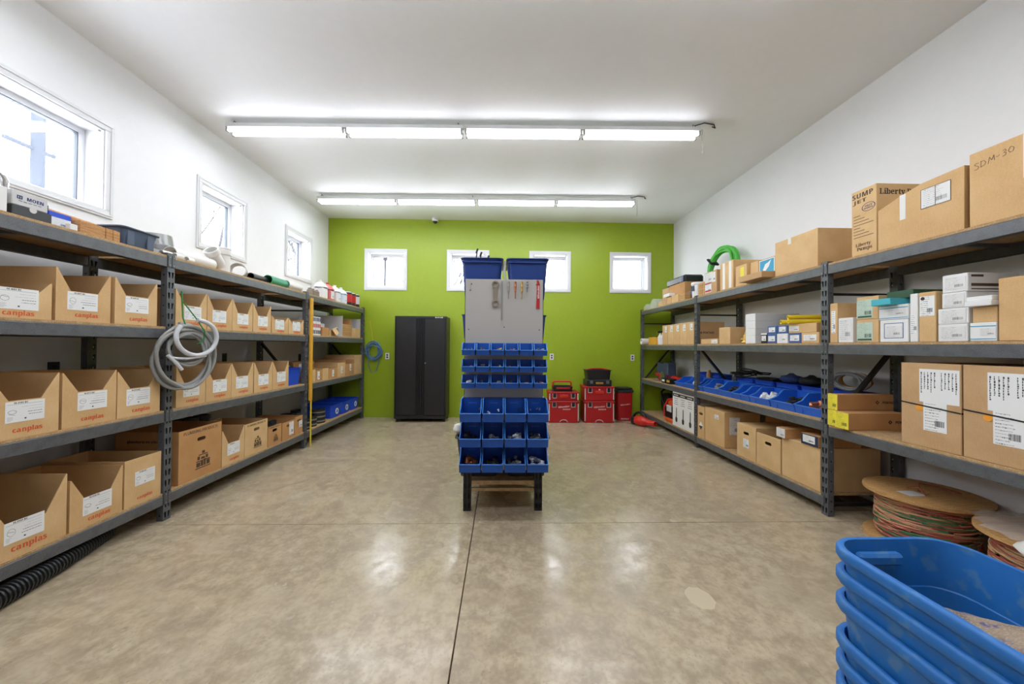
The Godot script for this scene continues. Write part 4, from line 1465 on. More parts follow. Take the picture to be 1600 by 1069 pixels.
	# black fittings showing in two of the parts boxes
	for a in [[-2.6, L_LEVELS[1] + 0.1, "upper shelf's third parts box"], [-2.03, L_LEVELS[3] + 0.09, "lowest shelf's nearest parts box"], [-2.635, L_LEVELS[2] + 0.12, "middle shelf's third parts box"]]:
		var s := heap(0.19, 0.34, 0.13, 18, int(a[0] * -100), 0.032)
		var f := part(self, "black_elbow_heap", s, m_("black_plastic"), Vector3(LEFT_FACE - 0.24, a[1] - 0.08, a[0]), Vector3(0, PI / 2, 0))
		stuff(f, "black plastic pipe fittings heaped in the %s" % a[2], "fittings")

func house_print(o: Node3D, w: float, at: Vector3):
	# the maker's line drawing of a house front, in brown print
	var s := new_shape()
	var u := w / 10.0
	for p in [[0, 0, 10, 0.5], [0.6, 1, 2.4, 2.2], [3.4, 1, 1.6, 2.6], [5.4, 1, 1.2, 3.4], [7.2, 1, 2.2, 2.4], [0.4, 3.6, 9.2, 0.5], [1.2, 4.6, 1.6, 1.8], [3.6, 4.6, 2.4, 1.2], [6.6, 4.6, 1.6, 1.8], [2.0, 6.8, 6.0, 0.5], [4.2, 7.6, 1.8, 1.4]]:
		bx(s, Vector3((p[0] + p[2] / 2 - 5) * u, (p[1] + p[3] / 2 - 4) * u, 0), Vector3(p[2] * u, p[3] * u, 0.0006))
	part(o, "print", s, m_("ink_brown"), at)

func lying_pipe(label: String, m: String, r: float, wall: float, l: float, at: Vector3, turn: float, hub := true, name_ := "pipe_offcut"):
	# lies along local z, resting on y = 0
	var o := thing(name_, label, "pipe", at, turn, "pipes on the top shelf")
	var s := new_shape()
	var rr := r * 1.14 if hub else r
	X = Transform3D(Basis(Vector3.RIGHT, PI / 2), Vector3(0, rr, 0))
	if hub:
		lathe(s, [Vector2(r - wall, -l / 2), Vector2(r, -l / 2), Vector2(r, l / 2 - 0.07), Vector2(rr, l / 2 - 0.06), Vector2(rr, l / 2), Vector2(rr - wall, l / 2), Vector2(rr - wall, l / 2 - 0.05), Vector2(r - wall, l / 2 - 0.06), Vector2(r - wall, -l / 2)], 26)
	else:
		pipe(s, r, wall, -l / 2, l / 2, 26)
	part(o, "barrel", s, m_(m))
	return o

func left_top_shelf():
	var y: float = L_LEVELS[0]
	var g := "goods on the window-side top shelf"
	var o := on_shelf("white_carton", "plain white carton at the frame edge of the top shelf", "carton", -1, -1.7, -1.93, y, 0.012, g)
	carton(o, 0.23, 0.125, 0.2, m_("paper_white"), false)
	o = on_shelf("beige_carton", "pale carton behind the printed faucet box, carrying the drain trap", "carton", -1, -1.86, -2.14, y, 0.25, g)
	carton(o, 0.28, 0.19, 0.26, m_("paper_grey"), false)
	o = on_shelf("flat_dark_box", "flat charcoal box with a thumb notch under the white faucet box", "box", -1, -1.95, -2.118, y, 0.014, g)
	carton(o, 0.168, 0.052, 0.2, m_("dark_grey"), false)
	var s := new_shape()
	X = Transform3D(Basis(Vector3.RIGHT, PI / 2), Vector3(0.0, 0.046, 0.0002))
	cyl(s, 0.016, -0.001, 0.0008, 16)
	part(o, "thumb_notch", s, m_("paper_grey"))
	o = on_shelf("faucet_box", "white faucet box with blue lettering on the top shelf", "box", -1, -1.95, -2.1, y + 0.053, 0.016, g)
	carton(o, 0.15, 0.076, 0.2, m_("paper_grey"), false)
	text(o, "MOEN", 0.07, Vector3(0.02, 0.043, 0.0006), m_("ink_blue"))
	s = new_shape()
	frame4(s, 0.022, 0.018, 0.004, 0, 0.0008, 0.0)
	bx(s, Vector3(0, 0, 0.0004), Vector3(0.004, 0.018, 0.0008))
	part(o, "emblem", s, m_("ink_blue"), Vector3(-0.045, 0.043, 0.0002))
	for k in 5:
		part(o, "print_line", boxed(Vector3(0.014, 0.0025, 0.0008)), m_("ink_blue"), Vector3(-0.042 + k * 0.02, 0.023, 0.0006))
	o = thing("paper_roll", "pale paper roll lying on the cartons at the frame edge", "roll", Vector3(LEFT_FACE - 0.3, y + 0.1908, -1.93))
	s = new_shape()
	X = Transform3D(Basis(Vector3.RIGHT, PI / 2), Vector3(0, 0.05, 0))
	lathe(s, [Vector2(0.015, -0.09), Vector2(0.05, -0.09), Vector2(0.05, 0.09), Vector2(0.015, 0.09), Vector2(0.015, -0.09)], 20)
	part(o, "paper", s, m_("pvc_white"))
	o = thing("drain_trap", "chrome tubular drain trap arching behind the faucet box", "trap", Vector3(LEFT_FACE - 0.32, y + 0.1908, -2.08))
	s = new_shape()
	var arc := []
	for i in 13:
		var a := PI * i / 12.0
		arc.append(Vector3(0.02, 0.02 + sin(a) * 0.075, cos(a) * 0.06))
	tube(s, arc, 0.019, 12)
	part(o, "bend", s, m_("chrome"))
	o = on_shelf("blue_pack", "blue and clear blister pack beside the charcoal box", "packet", -1, -2.125, -2.25, y, 0.05, g)
	carton(o, 0.11, 0.085, 0.16, m_("bright_blue"), false)
	sticker(o, "ship_blue", 0.1, 0.05, 0, 0.03)
	o = on_shelf("small_white_box", "tiny white box in front of the wooden blocks", "box", -1, -2.2, -2.245, y, 0.012, g)
	carton(o, 0.04, 0.035, 0.03, m_("paper_white"), false)
	o = thing("claw_hammer", "hammer with black head and brown handle laid over the blue pack", "hammer", Vector3(LEFT_FACE - 0.12, y + 0.0855, -2.19), 0.1)
	s = new_shape()
	bx(s, Vector3(0, 0.016, 0.06), Vector3(0.1, 0.03, 0.028), 0.006)
	part(o, "head", s, m_("black_steel"))
	s = new_shape()
	tube(s, [Vector3(0, 0.016, 0.06), Vector3(0, 0.014, -0.1), Vector3(0, 0.012, -0.27)], 0.012, 10, 0.015)
	part(o, "handle", s, m_("lumber"))
	for k in 6:
		var w := 0.12 if k == 0 else 0.0215
		var z0 := -2.254 if k == 0 else -2.3745 - 0.0225 * (k - 1)
		o = on_shelf("wood_block", "pale wood block, %s of six standing by the slate tote" % ORD[k], "wood", -1, z0, z0 - w, y, 0.012 + 0.004 * (k % 2), "wood blocks")
		s = new_shape()
		bx(s, Vector3(0, 0.035, -0.11), Vector3(w, 0.07 - 0.002 * (k % 3), 0.22), 0.0015)
		part(o, "block", s, m_("lumber"))
	o = thing("wood_handle_brush", "wooden tool handle resting across the wood blocks", "handle", Vector3(LEFT_FACE - 0.2, y + 0.0705, -2.36), 0.3)
	s = new_shape()
	tube(s, [Vector3(0, 0.016, 0.1), Vector3(0, 0.017, 0.03), Vector3(0, 0.011, -0.02)], 0.016, 10, 0.01)
	part(o, "grip", s, m_("plywood"))
	s = new_shape()
	tube(s, [Vector3(0, 0.011, -0.02), Vector3(0, 0.01, -0.14)], 0.006, 8)
	part(o, "shank", s, m_("steel_bright"))
	o = on_shelf("slate_tote", "slate-blue plastic tote with a rim on the top shelf", "tote", -1, -2.492, -2.782, y, 0.012, g)
	s = new_shape()
	tub(s, 0.262, 0.36, 0.122, 0.018, 0.012)
	part(o, "tote_body", s, m_("slate_blue"), Vector3(0, 0, -0.19))
	for x in [-0.07, 0.07]:
		s = new_shape()
		bx(s, Vector3(x, 0.055, -0.018), Vector3(0.05, 0.1, 0.012), 0.003)
		part(o, "stile", s, m_("slate_blue"), Vector3.ZERO)
	o = thing("steel_band", "wide stainless steel hoop lying open on the top shelf", "hoop", Vector3(LEFT_FACE - 0.31, y, -2.97))
	s = new_shape()
	var ring := []
	X = Transform3D(Basis.from_euler(Vector3(0.1, 0, 0.1)), Vector3(0, 0.095, 0))
	lathe(s, [Vector2(0.168, 0.0), Vector2(0.17, 0.0), Vector2(0.17, 0.085), Vector2(0.168, 0.085), Vector2(0.168, 0)], 36)
	part(o, "strip", s, m_("steel_bright"))
	s = new_shape()
	bx(s, Vector3(0, 0.037, 0), Vector3(0.24, 0.074, 0.14), 0.004)
	part(thing("grey_block", "low pale block under the steel hoop", "block", Vector3(LEFT_FACE - 0.31, y, -2.97)), "body", s, m_("pvc_grey"))
	for k in 3:
		lying_pipe("short white pipe fitting at the shelf front, %s along" % ORD[k], "pvc_white", 0.021, 0.003, 0.07, Vector3(LEFT_FACE - 0.055, y, -2.86 - 0.105 * k), 0.15 * (k - 1), k == 1)
	lying_pipe("white drain pipe with a wide socket mouth on the top shelf", "pvc_white", 0.05, 0.004, 0.42, Vector3(LEFT_FACE - 0.145, y, -3.205), 0.0)
	# wye
	o = thing("wye_fitting", "large white wye fitting standing on the top shelf", "fitting", Vector3(LEFT_FACE - 0.15, y, -3.555), 0.0, "pipes on the top shelf")
	s = new_shape()
	lathe(s, [Vector2(0.052, 0), Vector2(0.058, 0), Vector2(0.058, 0.17), Vector2(0.066, 0.18), Vector2(0.066, 0.22), Vector2(0.062, 0.225), Vector2(0.066, 0.23), Vector2(0.066, 0.245), Vector2(0.054, 0.245), Vector2(0.052, 0)], 28)
	part(o, "barrel", s, m_("pvc_white"))
	s = new_shape()
	X = Transform3D(Basis(Vector3.RIGHT, PI / 4), Vector3(0, 0.07, 0.02))
	lathe(s, [Vector2(0.046, 0), Vector2(0.05, 0.0), Vector2(0.05, 0.12), Vector2(0.06, 0.13), Vector2(0.06, 0.175), Vector2(0.052, 0.175), Vector2(0.046, 0.0)], 24)
	part(o, "branch", s, m_("pvc_white"))
	lying_pipe("short white pipe coupling lying mouth outward on the top shelf", "pvc_grey", 0.068, 0.004, 0.15, Vector3(LEFT_FACE - 0.13, y, -3.745), 0.5, false)
	lying_pipe("white reducer lying against the coupling", "pvc_white", 0.045, 0.004, 0.12, Vector3(LEFT_FACE - 0.3, y, -3.83), 0.2)
	lying_pipe("black pipe offcut on the top shelf", "black_plastic", 0.036, 0.003, 0.26, Vector3(LEFT_FACE - 0.09, y, -3.97), 0.08, false)
	lying_pipe("sea-green sewer pipe offcut on the top shelf", "pvc_green", 0.05, 0.004, 0.34, Vector3(LEFT_FACE - 0.08, y, -4.275), 0.04, false)
	lying_pipe("pale grey pipe offcut past the sea-green one", "pvc_white", 0.046, 0.004, 0.28, Vector3(LEFT_FACE - 0.07, y, -4.585), -0.04)
	lying_pipe("small white pipe fitting at the end of the middle bay", "pvc_white", 0.03, 0.003, 0.12, Vector3(LEFT_FACE - 0.25, y, -4.66), 0.6)

func jug(o: Node3D, h: float, m: Material, cap: Material, lab: String):
	var s := new_shape()
	bx(s, Vector3(0, h * 0.31, 0), Vector3(0.15, h * 0.62, 0.15), 0.018)
	X = Transform3D(Basis(Vector3.UP, PI / 4), Vector3.ZERO)
	lathe(s, [Vector2(0.1, h * 0.61), Vector2(0.085, h * 0.7), Vector2(0.05, h * 0.84), Vector2(0.02, h * 0.92), Vector2(0.02, h * 0.94)], 12, true)
	part(o, "bottle", s, m)
	s = new_shape()
	X = Transform3D(Basis.IDENTITY, Vector3.ZERO)
	cyl(s, 0.023, h * 0.93, h, 12)
	part(o, "cap", s, cap)
	s = new_shape()
	tube(s, [Vector3(0, h * 0.88, -0.02), Vector3(0, h * 0.86, -0.062), Vector3(0, h * 0.66, -0.07)], 0.013, 8)
	part(o, "handle", s, m)
	if lab != "":
		part(o, "label", sheet(0.1, h * 0.4), m_(lab), Vector3(0, h * 0.32, 0.0755))

func left_far_bay():
	var y: float = L_LEVELS[0]
	# jugs and canisters on the top
	var jugs := [["white jug without a label, beside the brown bottles", "jug_white", "", -5.4], ["pink-red jug on the far top shelf", "jug_red", "ship_white", -5.61], ["white jug with pale blue label next to the pink-red one", "jug_white", "ship_blue", -5.84], ["white jug with pale blue label next to the red cans", "jug_blue", "ship_blue", -6.07]]
	for j in jugs:
		jug(thing("jug", j[0], "jug", Vector3(LEFT_FACE - 0.13, y, j[3]), PI / 2, "jugs on the far top shelf"), 0.27, m_(j[1]), m_("paper_white" if j[1] != "jug_red" else "ink_red"), j[2])
	for k in 3:
		var o := thing("glue_can", "red, black and white can beside the jugs, %s of three" % ORD[k], "can", Vector3(LEFT_FACE - 0.12, y, -6.3 - 0.165 * k), PI / 2, "cans beside the jugs")
		var s := new_shape()
		cyl(s, 0.072, 0, 0.22, 20)
		part(o, "tin", s, m_("black_plastic"))
		s = new_shape()
		pipe(s, 0.0735, 0.001, 0.06, 0.19, 20)
		part(o, "wrapper", s, m_(["ink_red", "red_plastic", "paper_grey"][k]))
		s = new_shape()
		cyl(s, 0.06, 0.22, 0.235, 16)
		part(o, "lid", s, m_("paper_white"))
	for k in 3:
		var o := thing("brown_bottle", "small brown bottle with white cap, %s from the post" % ORD[k], "bottle", Vector3(LEFT_FACE - 0.08, y, -5.0 - 0.095 * k), 0.0, "brown bottles")
		var s := new_shape()
		lathe(s, [Vector2(0, 0), Vector2(0.034, 0), Vector2(0.034, 0.07), Vector2(0.018, 0.09), Vector2(0.018, 0.1)], 14)
		part(o, "glass", s, m_("tool_steel"))
		s = new_shape()
		cyl(s, 0.021, 0.1, 0.125, 12)
		part(o, "cap", s, m_("jug_white"))
	# second shelf
	y = L_LEVELS[1]
	var tints := ["paper_navy", "ink_red", "ink_blue"]
	for r in 3:
		for k in 2:
			var o := on_shelf("tube_carton", "small printed carton by the yellow level, %s layer, %s" % [["bottom", "middle", "top"][r], ["nearer", "farther"][k]], "carton", -1, -4.915 - 0.135 * k, -5.045 - 0.135 * k, y + 0.0835 * r, 0.014, "printed cartons by the level")
			carton(o, 0.128, 0.083, 0.16, m_("paper_white"), false)
			var s := new_shape()
			for c in 3:
				bx(s, Vector3(-0.042 + c * 0.042, 0.045, 0.0006), Vector3(0.028, 0.05, 0.0012))
			part(o, "print", s, m_(tints[r]))
	var o := on_shelf("pigeonhole_box", "white-sided pigeonhole carton packed with tan packets, far upper shelf", "carton", -1, -5.9, -6.66, y, 0.03)
	var w := 0.74
	var s := new_shape()
	for q in [-1, 1]:
		bx(s, Vector3(q * (w / 2 - 0.004), 0.165, -0.25), Vector3(0.008, 0.33, 0.5))
	bx(s, Vector3(0, 0.15, -0.495), Vector3(w - 0.016, 0.3, 0.008))
	bx(s, Vector3(0, 0.004, -0.25), Vector3(w - 0.016, 0.008, 0.48))
	part(o, "shell", s, m_("paper_grey"))
	s = new_shape()
	bx(s, Vector3(0.0, 0.155, -0.25), Vector3(0.008, 0.29, 0.48))
	part(o, "divider", s, m_("cardboard_dark"))
	s = new_shape()
	bx(s, Vector3(w / 4, 0.085, -0.004), Vector3(w / 2 - 0.016, 0.15, 0.008))
	part(o, "front_flap", s, m_("cardboard"))
	for k in 15:
		var c := on_shelf("tan_packet", "tan paper packet in the pigeonhole carton, column %s row %s" % [ORD[k % 5], ORD[k / 5]], "packet", -1, -5.93 - 0.068 * (k % 5), -5.995 - 0.068 * (k % 5), y + 0.0085 + 0.066 * (k / 5), 0.036, "tan packets")
		carton(c, 0.064, 0.065, 0.12, m_("plywood"), false, 0.004)
	o = on_shelf("small_open_box", "small brown open box before the pigeonhole carton", "box", -1, -5.26, -5.45, y, 0.03)
	parts_box(o, 0.19, 0.12, 0.2, 0.0, 0.0, m_("cardboard_dark"), "", -1, false)
	o = on_shelf("folded_flap_box", "opened carton with a bent pale flap beside the small brown box", "box", -1, -5.5, -5.72, y, 0.04)
	parts_box(o, 0.22, 0.09, 0.22, 0.0, 0.0, m_("cardboard"), "", -1, false)
	s = new_shape()
	bx(s, Vector3(0, -0.05, 0), Vector3(0.16, 0.1, 0.004))
	part(o, "flap", s, m_("cardboard_pale"), Vector3(0, 0.12, 0.01), Vector3(-0.5, 0, 0.2))
	o = on_shelf("white_carton", "white carton behind the opened boxes, carrying the red marker", "carton", -1, -5.3, -5.86, y, 0.27)
	carton(o, 0.5, 0.2, 0.24, m_("paper_white"), false)
	o = thing("red_marker", "red and black marking tool on the white carton", "marker", Vector3(LEFT_FACE - 0.32, y + 0.2, -5.6))
	s = new_shape()
	X = Transform3D(Basis(Vector3.RIGHT, PI / 2), Vector3(0, 0.018, 0))
	cyl(s, 0.018, -0.09, 0.05, 12)
	part(o, "body", s, m_("ink_red"))
	s = new_shape()
	X = Transform3D(Basis(Vector3.RIGHT, PI / 2), Vector3(0, 0.018, 0))
	lathe(s, [Vector2(0.018, 0.05), Vector2(0.018, 0.11), Vector2(0.008, 0.13), Vector2(0, 0.13)], 12)
	part(o, "tip", s, m_("black_plastic"))
	o = on_shelf("white_hose_coil", "small white coil of tubing by the pigeonhole carton", "tubing", -1, -5.76, -5.86, y, 0.06)
	s = new_shape()
	X = Transform3D(Basis.IDENTITY, Vector3(0, 0.075, -0.02))
	tube(s, coil(3.0, 0.065, 0.006, 77, 0.015, 20), 0.008, 6)
	part(o, "coil", s, m_("hose_pale"))
	# third shelf
	y = L_LEVELS[2]
	var rows := [[-4.9, -5.06, 0.16, 0.2, "nearest the level"], [-5.068, -5.25, 0.15, 0.3, "with two white labels"], [-5.257, -5.43, 0.16, 0.3, "between the labelled ones"], [-5.437, -5.72, 0.15, 0.3, "with a dark grey label"], [-5.73, -6.0, 0.215, 0.44, "with a slanting side"], [-6.008, -6.36, 0.25, 0.5, "with a tall white label"], [-6.368, -6.69, 0.32, 0.5, "against the green wall"]]
	for k in rows.size():
		var r: Array = rows[k]
		o = on_shelf("open_stock_box", "open brown stock box %s, far middle shelf" % r[4], "stock box", -1, r[0], r[1], y, 0.016, "stock boxes on the far middle shelf")
		parts_box(o, absf(r[0] - r[1]), r[2], r[3], 0.0 if k != 5 else 0.25, 0.03, m_("cardboard_dark" if k % 2 else "cardboard"), "", -1, false)
		if k != 6 and k != 2:
			sticker(o, "ship%d" % (k % 4), 0.06, 0.11 if k != 3 else 0.1, -0.03 + 0.01 * k, r[2] * 0.5)
	o = on_shelf("tall_brown_carton", "long brown carton at the back of the far middle shelf", "carton", -1, -5.1, -5.7, y, 0.34)
	carton(o, 0.56, 0.25, 0.22, m_("cardboard_dark"), true)
	sticker(o, "ship1", 0.1, 0.1, -0.1, 0.17)
	sticker(o, "ship2", 0.1, 0.1, -0.2805, 0.16, -0.1, -PI / 2)
	# lowest shelf
	y = L_LEVELS[3]
	for k in 3:
		o = on_shelf("blue_crate", "blue crate with a white round mark, %s before the green wall" % ["third", "second", "first"][k], "crate", -1, -5.6 - 0.36 * k, -5.95 - 0.36 * k, y, 0.022, "blue crates on the lowest shelf")
		s = new_shape()
		tub(s, 0.32, 0.48, 0.19, 0.014, 0.01)
		part(o, "crate_body", s, m_("bright_blue"), Vector3(0, 0, -0.255))
		s = new_shape()
		X = Transform3D(Basis(Vector3.RIGHT, PI / 2), Vector3(0, 0.09, -0.018))
		pipe(s, 0.045, 0.016, 0, 0.006, 20)
		part(o, "round_mark", s, m_("ink_white"))
		var f := part(self, "loose_hardware", heap(0.24, 0.36, 0.12, 14, 300 + k, 0.035), m_(["copper", "black_rubber", "zinc"][k]), o.position + Vector3(-0.25, 0.01, 0), Vector3(0, PI / 2, 0))
		stuff(f, "loose hardware in the blue crate, %s before the green wall" % ["third", "second", "first"][k], "hardware", "hardware in the crates")
	var rolls := [[0.1, -4.93, 0.085, 2], [0.12, -5.12, 0.09, 2], [0.13, -5.36, 0.1, 3], [0.33, -5.0, 0.1, 3], [0.35, -5.28, 0.1, 3]]
	var n := 0
	for r in rolls:
		for k in r[3]:
			o = thing("tape_roll", "black roll of pipe tape, %s of the stacks by the post" % ORD[n], "roll", Vector3(LEFT_FACE - r[0], y + 0.062 * k, r[1]), 0.0, "black rolls on the lowest shelf")
			s = new_shape()
			lathe(s, [Vector2(0.04, 0), Vector2(r[2], 0), Vector2(r[2], 0.05), Vector2(r[2] * 0.97, 0.0605), Vector2(0.04, 0.0605), Vector2(0.04, 0)], 24)
			part(o, "winding", s, m_("black_rubber"))
			s = new_shape()
			pipe(s, r[2] + 0.0012, 0.001, 0.02, 0.04, 24)
			part(o, "band", s, m_("zinc"))
			n += 1
	# clear-wrapped packs behind the small parts boxes on the upper shelf
	for k in 4:
		o = on_shelf("blue_wrapped_pack", "dark blue and white pack behind the small parts boxes, %s along" % ORD[k], "packet", -1, -4.1 - 0.15 * k, -4.24 - 0.15 * k, L_LEVELS[1], 0.46, "wrapped packs on the upper shelf")
		carton(o, 0.14, 0.24, 0.1, m_("paper_navy" if k % 2 == 0 else "paper_grey"), false)

func left_hangings():
	# coil of grey tubing on the post
	var o := thing("tubing_coil", "grey plastic tubing coil hung from the post by green cord", "tubing", Vector3(LEFT_FACE + 0.075, 1.205, -2.885), PI / 2 - 0.28)
	var s := new_shape()
	tube(s, stretch(coil(4.3, 0.205, 0.035, 12, 0.03), 1.0, 1.17), 0.013, 8)
	part(o, "grey_loop", s, m_("hose_grey"))
	s = new_shape()
	X = Transform3D(Basis.IDENTITY, Vector3(0.02, 0.06, 0.02))
	tube(s, coil(2.4, 0.13, 0.03, 19, 0.02), 0.0105, 8)
	part(o, "grey_loop", s, m_("hose_grey"))
	s = new_shape()
	var pts := []
	for i in 26:
		var a := PI * 0.78 + TAU * 0.86 * i / 25.0
		pts.append(Vector3(0.05 + cos(a) * 0.145, 0.15 + sin(a) * 0.135, 0.055 + 0.004 * sin(a * 2)))
	tube(s, pts, 0.0165, 10)
	part(o, "pale_loop", s, m_("hose_pale"))
	s = new_shape()
	tube(s, [Vector3(-0.12, 0.0, 0.05), Vector3(-0.02, -0.01, 0.055), Vector3(0.12, 0.01, 0.05)], 0.009, 8)
	tube(s, [Vector3(-0.14, 0.02, 0.045), Vector3(-0.09, -0.04, 0.055), Vector3(-0.05, -0.09, 0.05)], 0.013, 8)
	part(o, "loose_end", s, m_("hose_pale"))
	s = new_shape()
	tube(s, [Vector3(-0.02, 0.5, -0.01), Vector3(-0.015, 0.3, 0.0), Vector3(0.0, 0.22, 0.02)], 0.005, 6)
	tube(s, [Vector3(-0.015, 0.42, 0.0), Vector3(0.05, 0.3, 0.04), Vector3(0.09, 0.2, 0.075), Vector3(0.1, 0.13, 0.05), Vector3(0.07, 0.1, 0.03)], 0.005, 6)
	part(o, "green_cord", s, m_("cord_green"))
	# yellow level leaning at the next post
	o = thing("wooden_level", "long yellow-orange straightedge standing against the shelving post", "level", Vector3(LEFT_FACE + 0.02, 0, -4.86), PI / 2)
	s = new_shape()
	bx(s, Vector3(0, 1.25, 0), Vector3(0.06, 1.32, 0.022), 0.003)
	part(o, "stock", s, m_("amber_plastic"))
	s = new_shape()
	bx(s, Vector3(0.012, 0.3, 0.002), Vector3(0.022, 0.6, 0.012), 0.002)
	part(o, "rod", s, m_("yellow_plastic"))
	# ribbed drain hose on the floor
	o = thing("drain_hose", "black ribbed drainage hose lying under the nearest lowest shelf", "hose", Vector3.ZERO)
	s = new_shape()
	var a0 := Vector3(-2.36, 0.045, -1.3)
	var path := []
	for i in 60:
		var t := i / 59.0
		path.append(Vector3(lerpf(-2.42, -2.62, t * t), 0.052, lerpf(-1.35, -2.55, t)))
	for i in path.size() - 1:
		var d: Vector3 = path[i + 1] - path[i]
		var up := d.normalized()
		var rt := up.cross(Vector3.UP).normalized()
		X = Transform3D(Basis(rt, up, rt.cross(up)), path[i])
		var l := d.length()
		lathe(s, [Vector2(0.041, 0), Vector2(0.05, l * 0.15), Vector2(0.05, l * 0.55), Vector2(0.041, l * 0.7), Vector2(0.041, l * 1.02)], 14)
	part(o, "ribbed_wall", s, m_("black_plastic"))

# ---------------------------------------------------------------- the other side

func closed_box(label: String, z0: float, z1: float, y: float, h: float, d: float, m: String, setback := 0.015, group := "", tape := false, called := "carton", tilt := 0.0) -> Node3D:
	var o := on_shelf(called, label, "carton" if called == "carton" else "box", 1, z0, z1, y, setback, group, tilt)
	carton(o, absf(z0 - z1), h, d, m_(m), tape)
	return o

func right_top_shelf():
	var y: float = R_LEVELS[0]
	var g := "cartons on the top shelf"
	# nearest bay, from the frame edge
	var o := closed_box("large tan carton with handwritten lettering at the frame edge, top shelf", -1.45, -1.966, y, 0.4, 0.5, "cardboard_pale", 0.014, g)
	handwriting(o, Vector3(-0.235, 0.3, 0.0006)).scale = Vector3(0.64, 0.7, 1)
	var s := new_shape()
	bx(s, Vector3(-0.03, 0.29, 0.0005), Vector3(0.03, 0.22, 0.001))
	part(o, "tape", s, m_("tape_white"))
	# bulging carton
	o = on_shelf("bulging_carton", "bulging tan carton with a boxed white label, top shelf", "carton", 1, -1.985, -2.462, y, 0.012, g)
	s = new_shape()
	var w := 0.472
	prism(s, pv([-w / 2, 0, w / 2, 0, w / 2 + 0.002, 0.355, w * 0.05, 0.345, -w * 0.2, 0.315, -w / 2, 0.27]), -0.45, 0)
	part(o, "body", s, m_("cardboard_pale"))
	s = new_shape()
	bx(s, Vector3(-0.08, 0.24, 0.0005), Vector3(0.035, 0.16, 0.001))
	part(o, "tape", s, m_("tape_white"))
	var l := sticker(o, "ship_white", 0.15, 0.115, 0.1, 0.245)
	s = new_shape()
	frame4(s, 0.154, 0.119, 0.003, 0.0, 0.0016, 0.0)
	bx(s, Vector3(0, 0, 0.0008), Vector3(0.003, 0.119, 0.0016))
	part(l, "border", s, m_("ink_brown"))
	# pump box
	o = closed_box("tall tan pump carton with brown print, top shelf", -2.47, -2.652, y, 0.47, 0.4, "cardboard", 0.012, g)
	text(o, "SUMP", 0.15, Vector3(-0.008, 0.43, 0.0006), m_("ink_brown"), true, "Droid Sans", Vector3.ZERO, 0.034)
	text(o, "JET", 0.1, Vector3(-0.025, 0.388, 0.0006), m_("ink_brown"), true, "Droid Sans", Vector3.ZERO, 0.032)
	s = new_shape()
	X = Transform3D(Basis(Vector3.RIGHT, PI / 2).scaled(Vector3(1.6, 1, 1)), Vector3(0.035, 0.33, 0))
	pipe(s, 0.03, 0.003, 0, 0.001, 20)
	part(o, "oval_print", s, m_("ink_blue"))
	text(o, "FULLY", 0.05, Vector3(0.035, 0.338, 0.0006), m_("ink_blue"))
	text(o, "AUTOMATIC", 0.065, Vector3(0.035, 0.322, 0.0006), m_("ink_blue"))
	for k in 8:
		s = new_shape()
		bx(s, Vector3(-0.075 + (0.02 + 0.016 * ((k * 5) % 4)), 0.0, 0.0004), Vector3(0.05 + 0.032 * ((k * 5) % 4), 0.004, 0.0008))
		part(o, "print_line", s, m_("ink_brown"), Vector3(0.005, 0.285 - k * 0.022, 0))
	text(o, "Liberty", 0.11, Vector3(-0.005, 0.075, 0.0006), m_("ink_brown"), true, "Droid Serif")
	text(o, "Pumps", 0.11, Vector3(0.005, 0.045, 0.0006), m_("ink_brown"), true, "Droid Serif")
	text(o, "Liberty Pumps", 0.36, Vector3(0.0915, 0.415, -0.2), m_("ink_black"), true, "Droid Serif", Vector3(0, PI / 2, 0), 0.055)
	# middle bay
	o = closed_box("square tan carton with white tape at its top, beside the post", -2.945, -3.418, y, 0.315, 0.45, "cardboard", 0.012, g)
	s = new_shape()
	bx(s, Vector3(-0.06, 0.288, 0.0005), Vector3(0.035, 0.055, 0.001))
	bx(s, Vector3(-0.06, 0.3155, -0.06), Vector3(0.035, 0.001, 0.12))
	part(o, "tape", s, m_("tape_white"))
	o = closed_box("carton with a sky-blue picture panel, top shelf", -3.463, -3.694, y, 0.215, 0.3, "cardboard_grey", 0.05, g)
	s = new_shape()
	frame4(s, 0.21, 0.2, 0.008, 0, 0.0015, 0.0)
	part(o, "picture_border", s, m_("paper_white"), Vector3(0, 0.107, 0.0002))
	s = new_shape()
	bx(s, Vector3(0, 0.107, 0.0008), Vector3(0.194, 0.184, 0.001))
	var pic := part(o, "picture", s, m_("paper_sky"))
	s = new_shape()
	prism(s, pv([-0.06, -0.08, -0.02, -0.05, 0.0, -0.01, 0.04, 0.02, 0.07, 0.08, 0.03, 0.06, -0.01, 0.05, -0.04, 0.0, -0.07, -0.05]), 0, 0.0008)
	part(pic, "pale_shape", s, m_("paper_white"), Vector3(-0.01, 0.11, 0.0013))
	o = closed_box("flat brown carton jutting out in front of the picture panel", -3.44, -3.78, y + 0.002, 0.06, 0.145, "cardboard_grey", -0.1, g)
	o = closed_box("tan carton with a yellow patch, top shelf", -3.826, -4.012, y, 0.22, 0.32, "cardboard", 0.014, g)
	s = new_shape()
	bx(s, Vector3(0.02, 0.12, 0.0005), Vector3(0.06, 0.15, 0.001))
	part(o, "yellow_patch", s, m_("paper_yellow"))
	o = closed_box("narrow tan carton behind the jutting flat one", -3.7, -3.822, y, 0.22, 0.32, "cardboard", 0.05, g)
	o = closed_box("tall tan carton with two white tape strips, top shelf", -4.053, -4.303, y, 0.315, 0.4, "cardboard", 0.014, g)
	for x in [-0.05, 0.07]:
		s = new_shape()
		bx(s, Vector3(x, 0.157, 0.0005), Vector3(0.045, 0.3, 0.001))
		part(o, "tape", s, m_("tape_white"))
